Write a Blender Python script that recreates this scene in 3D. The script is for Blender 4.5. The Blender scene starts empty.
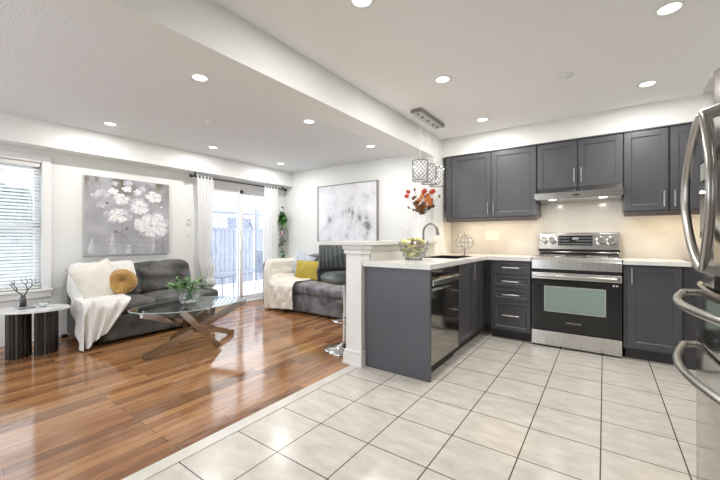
import bpy, bmesh, math, random
from mathutils import Vector, Matrix, noise
PI = math.pi
C = bpy.context.scene.collection
sc = bpy.context.scene
R = math.radians

# ---------------------------------------------------------------- camera, sky, exposure
cam = bpy.data.cameras.new('camera'); cam_o = bpy.data.objects.new('camera', cam); C.objects.link(cam_o)
cam.sensor_width = 36; cam.lens = 36 * 342 / 720; cam.clip_start = 0.03; cam.clip_end = 200
cam.shift_y = -(240 - 238.1) / 720
cam_o.location = (0, 0, 1.12); cam_o.rotation_euler = (PI / 2, 0, 0.6202)
sc.camera = cam_o
w = bpy.data.worlds.new('overcast_sky'); sc.world = w; w.use_nodes = True
bg = w.node_tree.nodes['Background']
bg.inputs['Color'].default_value = (0.93, 0.97, 1.0, 1); bg.inputs['Strength'].default_value = 3.0
sc.view_settings.view_transform = 'Standard'; sc.view_settings.look = 'None'
sc.view_settings.gamma = 1; sc.view_settings.use_curve_mapping = False
sc.view_settings.exposure = 0.2
sc.cycles.transparent_max_bounces = 32
CEIL_W = 9.0     # watts of each recessed ceiling lamp
UNDER_W = .75    # watts of each lamp under the wall cabinets

# ---------------------------------------------------------------- materials
M = {}
def mat(name, col=(.8, .8, .8), rough=.5, metal=0, **kw):
    m = bpy.data.materials.new(name); m.use_nodes = True; M[name] = m
    p = m.node_tree.nodes['Principled BSDF']
    p.inputs['Base Color'].default_value = (*col, 1); p.inputs['Roughness'].default_value = rough
    p.inputs['Metallic'].default_value = metal
    for k, v in kw.items(): p.inputs[k].default_value = v
    return m
def nd(m, t, **kw):
    n = m.node_tree.nodes.new(t)
    for k, v in kw.items(): setattr(n, k, v)
    return n
def lk(m, a, b): m.node_tree.links.new(a, b)
def coords(m, scale=(1, 1, 1), rot=(0, 0, 0), loc=(0, 0, 0), kind='Object'):
    t = nd(m, 'ShaderNodeTexCoord'); mp = nd(m, 'ShaderNodeMapping')
    mp.inputs['Scale'].default_value = scale; mp.inputs['Rotation'].default_value = rot; mp.inputs['Location'].default_value = loc
    lk(m, t.outputs[kind], mp.inputs['Vector']); return mp.outputs['Vector']
def ramp(m, fac, stops):
    r = nd(m, 'ShaderNodeValToRGB'); e = r.color_ramp.elements
    while len(e) < len(stops): e.new(.5)
    for i, (p, c) in enumerate(stops): e[i].position = p; e[i].color = (*c, 1)
    lk(m, fac, r.inputs['Fac']); return r.outputs['Color']
def noisy(name, c1, c2, scale=5, rough=.5, metal=0, bump=0, stretch=(1, 1, 1), detail=4, lo=.35, hi=.65, bscale=None, **kw):
    m = mat(name, c1, rough, metal, **kw); p = m.node_tree.nodes['Principled BSDF']
    v = coords(m, stretch); n = nd(m, 'ShaderNodeTexNoise'); n.inputs['Scale'].default_value = scale; n.inputs['Detail'].default_value = detail
    lk(m, v, n.inputs['Vector']); lk(m, ramp(m, n.outputs['Fac'], [(lo, c1), (hi, c2)]), p.inputs['Base Color'])
    if bump:
        src = n.outputs['Fac']
        if bscale:
            n2 = nd(m, 'ShaderNodeTexNoise'); n2.inputs['Scale'].default_value = bscale; n2.inputs['Detail'].default_value = 3
            lk(m, v, n2.inputs['Vector']); src = n2.outputs['Fac']
        b = nd(m, 'ShaderNodeBump'); b.inputs['Strength'].default_value = bump; b.inputs['Distance'].default_value = .01
        lk(m, src, b.inputs['Height']); lk(m, b.outputs['Normal'], p.inputs['Normal'])
    return m

noisy('wall_paint', (.76, .775, .76), (.79, .80, .785), 1.5, .6)
noisy('ceiling_paint', (.87, .86, .85), (.89, .88, .87), 1.5, .8)
noisy('popcorn_ceiling', (.76, .77, .785), (.86, .87, .885), 90, .9, bump=.9, detail=6, bscale=120)
noisy('beam_paint', (.79, .79, .77), (.81, .81, .79), 1.5, .6)
noisy('trim_paint', (.82, .82, .82), (.85, .85, .85), 3, .35)
noisy('cabinet_grey', (.068, .067, .075), (.080, .079, .087), 3, .38)
noisy('cabinet_panel', (.078, .079, .095), (.088, .089, .106), 3, .33)
noisy('toe_dark', (.035, .033, .036), (.05, .048, .05), 6, .5)
noisy('valance_brown', (.07, .055, .05), (.09, .075, .068), 8, .4)
noisy('stainless', (.40, .395, .385), (.50, .495, .485), 6, .22, 1, stretch=(1, 1, 14))
noisy('stainless_bright', (.57, .565, .56), (.67, .665, .66), 6, .2, 1, stretch=(14, 1, 1))
noisy('stainless_dark', (.33, .31, .28), (.40, .38, .345), 5, .10, 1, stretch=(1, 1, 12))
noisy('fridge_steel', (.40, .385, .36), (.47, .455, .43), 5, .13, 1, stretch=(1, 1, 12))
mat('handle_steel', (.48, .47, .45), .28, 1)
mat('chrome', (.66, .65, .64), .09, 1)
mat('sink_steel', (.07, .07, .07), .35, 1)
mat('table_leg_metal', (.44, .40, .36), .12, 1)
mat('silver_wire', (.42, .42, .43), .2, 1)
mat('nickel', (.27, .26, .25), .28, 1)
mat('black_gloss', (.012, .012, .013), .06)
mat('black_matte', (.02, .02, .021), .5)
mat('gap_shade', (.012, .012, .012), .8)
mat('oven_window', (.26, .34, .31), .05, 0)  # oven light and reflection put into the glass colour
mat('plastic_white', (.82, .82, .80), .35)
mat('plastic_grey', (.5, .5, .5), .4)
mat('rod_black', (.03, .028, .028), .4, .6)
noisy('counter_quartz', (.70, .69, .67), (.80, .79, .77), 3.5, .16, detail=7)
noisy('bar_white', (.78, .775, .75), (.82, .815, .79), 4, .3)
noisy('velvet_grey', (.024, .023, .022), (.11, .107, .103), 5, .7, bump=1.0, detail=9, bscale=18, **{'Sheen Weight': .15})  # strong tone contrast also paints in the highlights of crushed velvet
noisy('velvet_blue_grey', (.040, .040, .045), (.21, .21, .23), 6, .65, bump=.7, detail=9, bscale=16, **{'Sheen Weight': .4})
noisy('throw_white', (.70, .68, .65), (.78, .76, .73), 30, .9, bump=.3, bscale=140)
noisy('throw_cream', (.70, .67, .60), (.78, .75, .68), 30, .9, bump=.4, bscale=110)
noisy('cushion_cream', (.68, .65, .58), (.74, .71, .65), 12, .85, bump=.3, bscale=90)
noisy('mustard_velvet', (.36, .20, .045), (.52, .31, .08), 9, .6, **{'Sheen Weight': .4})
noisy('yellow_cloth', (.36, .27, .03), (.45, .34, .05), 8, .7, bump=.2, bscale=80)
noisy('pale_blue_cloth', (.36, .40, .46), (.50, .54, .58), 10, .8)
noisy('charcoal_cloth', (.06, .062, .07), (.10, .10, .11), 10, .8)
noisy('curtain_cloth', (.80, .80, .80), (.86, .86, .86), 12, .8, **{'Subsurface Weight': .0})
noisy('marble_white', (.60, .61, .62), (.80, .81, .82), 5, .12, detail=8)
noisy('dark_fluted_wood', (.007, .005, .004), (.028, .019, .015), 6, .38, stretch=(6, 6, .6), detail=6)
mat('twig_metal', (.12, .12, .125), .35, .8)
noisy('grey_stone', (.16, .17, .18), (.24, .25, .26), 30, .4)
noisy('stool_leather', (.095, .115, .115), (.125, .145, .145), 12, .42, bump=.1, bscale=60)
noisy('ceramic_white', (.80, .80, .78), (.84, .84, .82), 3, .2)
mat('crystal_silver', (.30, .31, .32), .2, .9)
mat('crystal', (.92, .94, .96), .08, 0)
noisy('leaf_green', (.02, .10, .015), (.07, .24, .04), 14, .45)
noisy('leaf_light', (.10, .26, .04), (.22, .40, .10), 14, .45)
noisy('stem_green', (.05, .12, .03), (.08, .18, .05), 10, .5)
noisy('petal_red', (.40, .03, .012), (.58, .09, .03), 20, .55)
noisy('petal_orange', (.62, .17, .03), (.72, .30, .08), 20, .55)
noisy('petal_pink', (.50, .26, .38), (.62, .42, .52), 20, .55)
noisy('dried_stem', (.12, .06, .03), (.22, .11, .06), 20, .7)
noisy('pod_yellow', (.60, .52, .14), (.78, .72, .34), 18, .5)
noisy('pod_green', (.28, .30, .10), (.42, .42, .18), 18, .5)
noisy('pod_brown', (.14, .09, .05), (.26, .18, .09), 18, .6)
noisy('snow', (.85, .87, .90), (.92, .94, .96), 2, .9, bump=.5, bscale=4)
noisy('fence_wood', (.22, .23, .29), (.34, .36, .42), 5, .8, stretch=(8, 8, .7))
noisy('siding', (.74, .75, .8), (.8, .8, .84), 2, .8)
noisy('roof_snow', (.80, .82, .86), (.88, .90, .92), 2, .9)
noisy('hedge', (.05, .08, .08), (.22, .27, .27), 9, .9, bump=1, detail=8)
noisy('patio_cover', (.16, .18, .24), (.26, .28, .34), 4, .7)
noisy('wood_frame_paint', (.80, .80, .81), (.84, .84, .85), 2, .4)
noisy('spandrel', (.5, .5, .48), (.55, .55, .53), 2, .6)

def emit(name, col, s):
    m = mat(name, col); p = m.node_tree.nodes['Principled BSDF']
    p.inputs['Emission Color'].default_value = (*col, 1); p.inputs['Emission Strength'].default_value = s
emit('lamp_glow', (1, .97, .92), 6); emit('bulb_glow', (1, .97, .93), 1.6); emit('warm_glow', (1, .82, .55), 4); emit('display_glow', (.25, .28, .32), .05); emit('crystal_glow', (.95, .97, 1), .0)

def glassy(name, tint=(1, 1, 1), refl=.1, rough=.02, ior=.6):   # ior: strength of the grazing reflection
    m = bpy.data.materials.new(name); m.use_nodes = True; M[name] = m; t = m.node_tree; t.nodes.clear()
    o = nd(m, 'ShaderNodeOutputMaterial'); a = nd(m, 'ShaderNodeBsdfTransparent'); g = nd(m, 'ShaderNodeBsdfGlossy'); x = nd(m, 'ShaderNodeMixShader')
    lw = nd(m, 'ShaderNodeLayerWeight'); lw.inputs['Blend'].default_value = .5
    f = nd(m, 'ShaderNodeMath', operation='POWER'); f.inputs[1].default_value = 4; lk(m, lw.outputs['Facing'], f.inputs[0])
    mm = nd(m, 'ShaderNodeMath', operation='MULTIPLY_ADD'); mm.use_clamp = True; mm.inputs[1].default_value = ior; mm.inputs[2].default_value = refl
    a.inputs['Color'].default_value = (*tint, 1); g.inputs['Roughness'].default_value = rough
    lk(m, f.outputs[0], mm.inputs[0]); lk(m, mm.outputs[0], x.inputs[0]); lk(m, a.outputs[0], x.inputs[1]); lk(m, g.outputs[0], x.inputs[2]); lk(m, x.outputs[0], o.inputs['Surface'])
glassy('window_glass', (.98, .99, 1), .02, ior=.5); glassy('table_glass', (.86, .93, .92), .04, ior=.75); glassy('clear_glass', (.97, .985, .985), .05, ior=.6)

def sheer(name, col, tr):
    m = bpy.data.materials.new(name); m.use_nodes = True; M[name] = m; t = m.node_tree; t.nodes.clear()
    o = nd(m, 'ShaderNodeOutputMaterial'); d = nd(m, 'ShaderNodeBsdfDiffuse'); l = nd(m, 'ShaderNodeBsdfTranslucent'); x = nd(m, 'ShaderNodeMixShader')
    d.inputs['Color'].default_value = (*col, 1); l.inputs['Color'].default_value = (*col, 1); x.inputs[0].default_value = tr
    lk(m, d.outputs[0], x.inputs[1]); lk(m, l.outputs[0], x.inputs[2]); lk(m, x.outputs[0], o.inputs['Surface'])
sheer('curtain_sheer', (.92, .92, .92), .5); sheer('blind_white', (.93, .94, .95), .45)

# hardwood floor: boards along y
m = mat('hardwood', (.4, .2, .1), .10); p = m.node_tree.nodes['Principled BSDF']
v = coords(m, rot=(0, 0, PI / 2))
br = nd(m, 'ShaderNodeTexBrick'); br.offset = .37; br.offset_frequency = 2
for k, val in (('Color1', (0, 0, 0, 1)), ('Color2', (1, 1, 1, 1)), ('Mortar', (0, 0, 0, 1)), ('Scale', 1), ('Mortar Size', .0014), ('Mortar Smooth', .1), ('Bias', 0), ('Brick Width', .92), ('Row Height', .070)): br.inputs[k].default_value = val
lk(m, v, br.inputs['Vector'])
v2 = coords(m, (22, 1.6, 1)); n1 = nd(m, 'ShaderNodeTexNoise'); n1.inputs['Scale'].default_value = 3.5; n1.inputs['Detail'].default_value = 8; n1.inputs['Distortion'].default_value = .6; lk(m, v2, n1.inputs['Vector'])
mx = nd(m, 'ShaderNodeMix', data_type='RGBA'); mx.inputs[0].default_value = .70; lk(m, br.outputs['Color'], mx.inputs[6]); lk(m, n1.outputs['Color'], mx.inputs[7])
bw = nd(m, 'ShaderNodeRGBToBW'); lk(m, mx.outputs[2], bw.inputs[0])
cr = ramp(m, bw.outputs[0], [(.28, (.13, .056, .024)), (.50, (.31, .145, .060)), (.74, (.46, .25, .115))])
m2 = nd(m, 'ShaderNodeMix', data_type='RGBA'); lk(m, br.outputs['Fac'], m2.inputs[0]); lk(m, cr, m2.inputs[6]); m2.inputs[7].default_value = (.05, .02, .01, 1); lk(m, m2.outputs[2], p.inputs['Base Color'])
b = nd(m, 'ShaderNodeBump'); b.inputs['Strength'].default_value = .25; b.inputs['Distance'].default_value = .002; b.invert = True; lk(m, br.outputs['Fac'], b.inputs['Height'])
b2 = nd(m, 'ShaderNodeBump'); b2.inputs['Strength'].default_value = .09; b2.inputs['Distance'].default_value = .01; n3 = nd(m, 'ShaderNodeTexNoise'); n3.inputs['Scale'].default_value = 5; lk(m, coords(m, (3, 1, 1)), n3.inputs['Vector']); lk(m, n3.outputs['Fac'], b2.inputs['Height']); lk(m, b.outputs['Normal'], b2.inputs['Normal']); lk(m, b2.outputs['Normal'], p.inputs['Normal'])

# ceramic floor tile, square grid
def tilemat(name, c1, c2, loc, bwid, rowh, mortar, grout, rough):
    m = mat(name, c1, rough); p = m.node_tree.nodes['Principled BSDF']
    br = nd(m, 'ShaderNodeTexBrick'); br.offset = 0
    for k, val in (('Color1', (.0, .0, .0, 1)), ('Color2', (1, 1, 1, 1)), ('Mortar', (0, 0, 0, 1)), ('Scale', 1), ('Mortar Size', mortar), ('Mortar Smooth', .2), ('Brick Width', bwid), ('Row Height', rowh)): br.inputs[k].default_value = val
    lk(m, coords(m, loc=loc), br.inputs['Vector'])
    n = nd(m, 'ShaderNodeTexNoise'); n.inputs['Scale'].default_value = 6; n.inputs['Detail'].default_value = 7; n.inputs['Roughness'].default_value = .65; lk(m, coords(m, (1, 2.2, 1)), n.inputs['Vector'])
    col = ramp(m, n.outputs['Fac'], [(.3, c1), (.68, c2)])
    m2 = nd(m, 'ShaderNodeMix', data_type='RGBA'); lk(m, br.outputs['Fac'], m2.inputs[0]); lk(m, col, m2.inputs[6]); m2.inputs[7].default_value = (*grout, 1); lk(m, m2.outputs[2], p.inputs['Base Color'])
    b = nd(m, 'ShaderNodeBump'); b.inputs['Strength'].default_value = .4; b.inputs['Distance'].default_value = .002; b.invert = True; lk(m, br.outputs['Fac'], b.inputs['Height']); lk(m, b.outputs['Normal'], p.inputs['Normal'])
tilemat('floor_tile', (.52, .48, .43), (.68, .65, .60), (1.393, -2.563, 0), .3444, .3395, .0035, (.07, .06, .055), .22)
m = noisy('backsplash_stone', (.58, .555, .51), (.70, .68, .64), 2.2, .15, detail=8)
noisy('threshold_stone', (.60, .57, .52), (.68, .65, .60), 8, .3)

# ---------------------------------------------------------------- mesh helpers
def wloc(o):
    v = Vector((0, 0, 0))
    while o: v += Vector(o.location); o = o.parent
    return v
class MB:
    def __init__(s): s.bm = bmesh.new()
    def box(s, x0, x1, y0, y1, z0, z1, bev=0, seg=2):
        r = bmesh.ops.create_cube(s.bm, size=1)['verts']
        for v in r: v.co = Vector(((x0 + x1) / 2 + v.co.x * (x1 - x0), (y0 + y1) / 2 + v.co.y * (y1 - y0), (z0 + z1) / 2 + v.co.z * (z1 - z0)))
        if bev:
            es = list({e for v in r for e in v.link_edges}); bmesh.ops.bevel(s.bm, geom=es, offset=bev, segments=seg, affect='EDGES', profile=.5)
        return s
    def bar(s, a, b, wdt, hgt, up=(0, 0, 1), bev=0):
        a, b = Vector(a), Vector(b); d = (b - a); L = d.length; d.normalize(); u = Vector(up); sx = d.cross(u).normalized(); u = sx.cross(d)
        mt = Matrix((sx, u, d)).transposed()
        r = bmesh.ops.create_cube(s.bm, size=1)['verts']
        for v in r: v.co = (a + b) / 2 + mt @ Vector((v.co.x * wdt, v.co.y * hgt, v.co.z * L))
        if bev:
            es = list({e for v in r for e in v.link_edges}); bmesh.ops.bevel(s.bm, geom=es, offset=bev, segments=2, affect='EDGES')
        return s
    def tube(s, pts, rad, n=10, closed=False, cap=True, rx=None):
        pts = [Vector(p) for p in pts]; rings = []; N = len(pts)
        up = None
        for i, p in enumerate(pts):
            if closed: d = pts[(i + 1) % N] - pts[i - 1]
            else: d = pts[min(i + 1, N - 1)] - pts[max(i - 1, 0)]
            d.normalize()
            if up is None: up = Vector((0, 0, 1)) if abs(d.z) < .9 else Vector((1, 0, 0))
            sx = d.cross(up).normalized(); up = sx.cross(d).normalized()
            r = rad[i] if isinstance(rad, (list, tuple)) else rad
            rings.append([s.bm.verts.new(p + (sx * math.cos(2 * PI * k / n) * (rx or 1) + up * math.sin(2 * PI * k / n)) * r) for k in range(n)])
        for i in range(N if closed else N - 1):
            A, B = rings[i], rings[(i + 1) % N]
            for k in range(n): s.bm.faces.new((A[k], A[(k + 1) % n], B[(k + 1) % n], B[k]))
        if cap and not closed: s.bm.faces.new(rings[0][::-1]); s.bm.faces.new(rings[-1])
        return s
    def lathe(s, c, prof, n=32, ax=(0, 0, 1), close=False):
        c = Vector(c); q = Vector((0, 0, 1)).rotation_difference(Vector(ax)); rings = []
        for r, z in prof:
            if r < 1e-5: rings.append([s.bm.verts.new(c + q @ Vector((0, 0, z)))])
            else: rings.append([s.bm.verts.new(c + q @ Vector((r * math.cos(2 * PI * k / n), r * math.sin(2 * PI * k / n), z))) for k in range(n)])
        for A, B in zip(rings[:-1], rings[1:]):
            if len(A) == 1 and len(B) == 1: continue
            for k in range(n):
                k2 = (k + 1) % n
                if len(A) == 1: s.bm.faces.new((A[0], B[k], B[k2]))
                elif len(B) == 1: s.bm.faces.new((A[k], B[0], A[k2]))
                else: s.bm.faces.new((A[k], A[k2], B[k2], B[k]))
        for rg, fl in ((rings[0], 1), (rings[-1], 0)):
            if len(rg) > 1 and close: s.bm.faces.new(rg[::-1] if fl else rg)
        return s
    def prism(s, poly, z0, z1):
        A = [s.bm.verts.new((x, y, z0)) for x, y in poly]; B = [s.bm.verts.new((x, y, z1)) for x, y in poly]; n = len(poly)
        s.bm.faces.new(A[::-1]); s.bm.faces.new(B)
        for k in range(n): s.bm.faces.new((A[k], A[(k + 1) % n], B[(k + 1) % n], B[k]))
        return s
    def loft(s, secs):   # list of equal-length closed sections
        rg = [[s.bm.verts.new(p) for p in q] for q in secs]; n = len(rg[0])
        for A, B in zip(rg[:-1], rg[1:]):
            for k in range(n): s.bm.faces.new((A[k], A[(k + 1) % n], B[(k + 1) % n], B[k]))
        s.bm.faces.new(rg[0][::-1]); s.bm.faces.new(rg[-1]); return s
    def sheet(s, f, nu, nv):
        g = [[s.bm.verts.new(f(i / nu, j / nv)) for j in range(nv + 1)] for i in range(nu + 1)]
        for i in range(nu):
            for j in range(nv): s.bm.faces.new((g[i][j], g[i + 1][j], g[i + 1][j + 1], g[i][j + 1]))
        return s
    def poly(s, pts): s.bm.faces.new([s.bm.verts.new(p) for p in pts]); return s
    def ball(s, c, r, sub=2, sc3=(1, 1, 1)):
        vs = bmesh.ops.create_icosphere(s.bm, subdivisions=sub, radius=1)['verts']
        for v in vs: v.co = Vector(c) + Vector((v.co.x * r * sc3[0], v.co.y * r * sc3[1], v.co.z * r * sc3[2]))
        return s
    def soft(s, x0, x1, y0, y1, z0, z1, r=.05, puff=.02, wr=.006, n=12, seed=0):
        vs = []
        for ax_ in range(3):
            for sg in (-1, 1):
                g = []
                for i in range(n + 1):
                    row = []
                    for j in range(n + 1):
                        p = [0, 0, 0]; p[ax_] = sg; p[(ax_ + 1) % 3] = 2 * i / n - 1; p[(ax_ + 2) % 3] = 2 * j / n - 1; row.append(s.bm.verts.new(p))
                    g.append(row)
                for i in range(n):
                    for j in range(n): s.bm.faces.new((g[i][j], g[i + 1][j], g[i + 1][j + 1], g[i][j + 1]))
        bmesh.ops.remove_doubles(s.bm, verts=s.bm.verts, dist=1e-4); vs = list(s.bm.verts)
        hx, hy, hz = (x1 - x0) / 2, (y1 - y0) / 2, (z1 - z0) / 2; c = Vector(((x0 + x1) / 2, (y0 + y1) / 2, (z0 + z1) / 2)); r = min(r, hx, hy, hz)
        for v in vs:
            u = v.co.copy(); p = Vector((u.x * hx, u.y * hy, u.z * hz)); q = Vector((max(-hx + r, min(hx - r, p.x)), max(-hy + r, min(hy - r, p.y)), max(-hz + r, min(hz - r, p.z))))
            d = p - q
            if d.length > 1e-6: nrm = d.normalized(); p = q + nrm * r
            else: nrm = Vector((0, 0, 0))
            pf = lambda a, b: max(0, 1 - a * a) * max(0, 1 - b * b)
            p += Vector((nrm.x * pf(u.y, u.z), nrm.y * pf(u.x, u.z), nrm.z * pf(u.x, u.y))) * puff
            p += nrm * noise.noise((p + c) * 7 + Vector((seed, 0, 0))) * wr * 2
            v.co = c + p
        return s
    def build(s, name, m, parent=None, smooth=False, mods=(), merge=0, recalc=True, origin=None):
        if merge: bmesh.ops.remove_doubles(s.bm, verts=s.bm.verts, dist=merge)
        if recalc: bmesh.ops.recalc_face_normals(s.bm, faces=s.bm.faces)
        if parent is None:
            if origin is None:
                xs = [v.co.x for v in s.bm.verts]; ys = [v.co.y for v in s.bm.verts]; zs = [v.co.z for v in s.bm.verts]
                origin = Vector(((min(xs) + max(xs)) / 2, (min(ys) + max(ys)) / 2, min(zs)))
            off = Vector(origin)
        else: off = wloc(parent)
        bmesh.ops.translate(s.bm, verts=s.bm.verts, vec=-off)
        me = bpy.data.meshes.new(name); s.bm.to_mesh(me); s.bm.free()
        o = bpy.data.objects.new(name, me); C.objects.link(o)
        if parent is None: o.location = off
        else: o.parent = parent
        me.materials.append(M[m] if isinstance(m, str) else m)
        if smooth:
            for f in me.polygons: f.use_smooth = True
            if smooth == 'auto':
                md = o.modifiers.new('auto', 'EDGE_SPLIT'); md.split_angle = R(40)
        for t, kw in mods:
            md = o.modifiers.new(t.lower(), t)
            for k, v in kw.items(): setattr(md, k, v)
        return o
SOL = lambda t: ('SOLIDIFY', {'thickness': t, 'offset': 0}); SUB = ('SUBSURF', {'levels': 1, 'render_levels': 1})
BEV = lambda wd, sg=2: ('BEVEL', {'width': wd, 'segments': sg, 'limit_method': 'ANGLE'})
def thing(name, label, cat, loc=(0, 0, 0), group=None):
    o = bpy.data.objects.new(name, None); C.objects.link(o); o.empty_display_size = .1
    o.location = loc; return tag(o, label, cat, group)
def tag(o, label, cat, group=None, kind=None):
    o['label'] = label; o['category'] = cat
    if group: o['group'] = group
    if kind: o['kind'] = kind
    return o
def struct(name, mb, m, **kw):
    o = mb.build(name, m, **kw); o['kind'] = 'structure'; return o
def copy_tree(o, loc=None, parent=None, label=None):
    c = o.copy(); C.objects.link(c); c.parent = parent
    if loc is not None: c.location = loc
    if label: c['label'] = label
    for ch in [x for x in list(C.objects) if x.parent == o]: copy_tree(ch, None, c)
    return c
def catmull(pts, n=8):
    P = [Vector(p) for p in pts]; N = len(P); out = []
    for i in range(N):
        a, b, c, d = P[i - 1], P[i], P[(i + 1) % N], P[(i + 2) % N]
        for k in range(n):
            t = k / n; out.append(.5 * ((2 * b) + (c - a) * t + (2 * a - 5 * b + 4 * c - d) * t * t + (3 * b - a - 3 * c + d) * t ** 3))
    return out
def smoothpath(pts, n=8):
    P = [Vector(p) for p in pts]; P = [2 * P[0] - P[1]] + P + [2 * P[-1] - P[-2]]; out = []
    for i in range(1, len(P) - 2):
        a, b, c, d = P[i - 1:i + 3]
        for k in range(n):
            t = k / n; out.append(.5 * ((2 * b) + (c - a) * t + (2 * a - 5 * b + 4 * c - d) * t * t + (3 * b - a - 3 * c + d) * t ** 3))
    out.append(P[-2]); return out
def lerp(a, b, t): return a + (b - a) * t
def prof(pts, t):  # piecewise linear arc-length sample
    P = [Vector(p) for p in pts]; L = [(P[i + 1] - P[i]).length for i in range(len(P) - 1)]; T = sum(L) * t
    for i, l in enumerate(L):
        if T <= l or i == len(L) - 1: return P[i].lerp(P[i + 1], min(1, T / l))
        T -= l

# ---------------------------------------------------------------- room shell
XW, YF, YK = -5.05, 4.55, 4.58      # patio wall, far living wall, kitchen wall
CL, CK = 2.36, 2.40                 # ceilings
struct('floor', MB().box(XW - .1, -1.815, -1.8, 4.7, -.06, 0), 'hardwood', origin=(0, 0, 0))
struct('floor_kitchen', MB().box(-1.73, 1.3, -1.8, 4.7, -.06, 0), 'floor_tile', origin=(0, 0, 0))
struct('trim_1', MB().box(-1.815, -1.73, -1.8, 4.7, -.06, .004), 'threshold_stone')
struct('ceiling', MB().box(XW - .1, -1.9, -1.8, 4.7, CL, CL + .1), 'popcorn_ceiling')
struct('ceiling_kitchen', MB().box(-1.75, 1.3, -1.8, 4.7, CK, CK + .1), 'ceiling_paint')
struct('ceiling_beam', MB().box(-1.98, -1.715, -1.8, 4.7, 2.135, CK + .09), 'beam_paint')
struct('ceiling_bulkhead', MB().box(XW, -4.81, -1.8, YF, 2.09, CL), 'wall_paint')
struct('cabinet_bulkhead', MB().box(-1.715, 1.3, 4.24, YK, 2.165, CK), 'beam_paint')
# patio wall with window and door openings
WY0, WY1, WZ0, WZ1 = -.35, 1.03, .56, 1.95
DY0, DY1, DZ = 2.93, 4.22, 1.98
mb = MB()
for y0, y1, z0, z1 in ((-1.8, WY0, 0, CL), (WY0, WY1, 0, WZ0), (WY0, WY1, WZ1, CL), (WY1, DY0, 0, CL), (DY0, DY1, DZ, CL), (DY1, YF + .1, 0, CL)):
    mb.box(XW - .14, XW, y0, y1, z0, z1)
struct('wall_left', mb, 'wall_paint')
struct('wall_back', MB().box(XW, -1.98, YF, YF + .15, 0, CL), 'wall_paint')
struct('wall_kitchen', MB().box(-1.98, 1.3, YK, YK + .12, 0, CK), 'wall_paint')
struct('wall_divider', MB().box(-2.0, -1.715, 3.98, YK, 0, 2.135), 'beam_paint')
struct('wall_right', MB().box(1.2, 1.3, -1.8, YK, 0, CK), 'wall_paint')
mb = MB()
for a, b, c_, d in ((XW - .14, -4.6, 0, CK), (-4.6, -1.5, 0, .08), (-4.6, -1.5, 2.2, CK), (-1.5, 1.3, 0, CK)): mb.box(a, b, -1.9, -1.8, c_, d)
struct('wall_front', mb, 'wall_paint')  # unseen wall behind the camera, its opening shaped to let sky light in
# stone backsplash
struct('wall_backsplash', MB().box(-1.715, 1.2, YK - .012, YK, .90, 2.1), 'backsplash_stone')
# baseboards
def baseboard(name, pts_dir, a, b, off):
    mb = MB()
    if pts_dir == 'y': mb.box(off, off + .014, a, b, 0, .095).box(off, off + .009, a, b, .095, .115).box(off, off + .022, a, b, 0, .02)
    else: mb.box(a, b, off - .014, off, 0, .095).box(a, b, off - .009, off, .095, .115).box(a, b, off - .022, off, 0, .02)
    return struct(name, mb, 'trim_paint', mods=[BEV(.003)])
baseboard('baseboard_left', 'y', -1.8, DY0 - .07, XW)
baseboard('baseboard_back', 'x', XW, -2.0, YF)
# window 1
root = MB()
cw = .075
for y0, y1, z0, z1 in ((WY0 - cw, WY0, WZ0 - .02, WZ1 + cw), (WY1, WY1 + cw, WZ0 - .02, WZ1 + cw), (WY0, WY1, WZ1, WZ1 + cw)):
    root.box(XW, XW + .022, y0, y1, z0, z1, .004)
root.box(XW, XW + .03, WY0 - cw, WY1 + cw, WZ0 - .09, WZ0 - .02, .004)
wn = struct('window_1', root, 'trim_paint')
MB().box(XW - .05, XW + .05, WY0 - cw - .01, WY1 + cw + .01, WZ0 - .025, WZ0 + .002, .005).build('window_sill', 'trim_paint', wn)
mb = MB()
for y0, y1, z0, z1 in ((WY0, WY0 + .05, WZ0, WZ1), (WY1 - .05, WY1, WZ0, WZ1), (WY0, WY1, WZ0, WZ0 + .06), (WY0, WY1, WZ1 - .06, WZ1), (.30, .345, WZ0, WZ1), (WY0, WY1, 1.24, 1.285)):
    mb.box(XW - .12, XW - .07, y0, y1, z0, z1, .004)
mb.build('window_frame', 'wood_frame_paint', wn)
MB().box(XW - .098, XW - .092, WY0 + .03, WY1 - .03, WZ0 + .03, WZ1 - .03).build('pane', 'window_glass', wn)
# patio door
mb = MB()
for y0, y1, z0, z1 in ((DY0 - .06, DY0, 0, DZ + .06), (DY1, DY1 + .06, 0, DZ + .06), (DY0, DY1, DZ, DZ + .06)):
    mb.box(XW, XW + .02, y0, y1, z0, z1, .004)
for y0, y1, z0, z1 in ((DY0, DY0 + .035, 0, DZ), (DY1 - .035, DY1, 0, DZ), (DY0, DY1, DZ - .035, DZ), (DY0, DY1, 0, .03)):
    mb.box(XW - .14, XW, y0, y1, z0, z1, .003)
dr = struct('door_1', mb, 'wood_frame_paint')
MIDY = 3.60
for i, (y0, y1, x) in enumerate(((DY0 + .03, MIDY + .04, XW - .055), (MIDY - .03, DY1 - .03, XW - .1))):
    mb = MB()
    for a, b, c, d in ((y0, y0 + .06, .03, DZ - .03), (y1 - .06, y1, .03, DZ - .03), (y0, y1, .03, .12), (y0, y1, DZ - .10, DZ - .03)):
        mb.box(x - .018, x + .018, a, b, c, d, .003)
    f = mb.build('door_panel', 'wood_frame_paint', dr)
    MB().box(x - .004, x + .004, y0 + .05, y1 - .05, .10, DZ - .08).build('pane', 'window_glass', f)
MB().box(XW - .037, XW - .012, MIDY - .02, MIDY + .005, .92, 1.1, .004).build('door_handle', 'plastic_white', dr)
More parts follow.
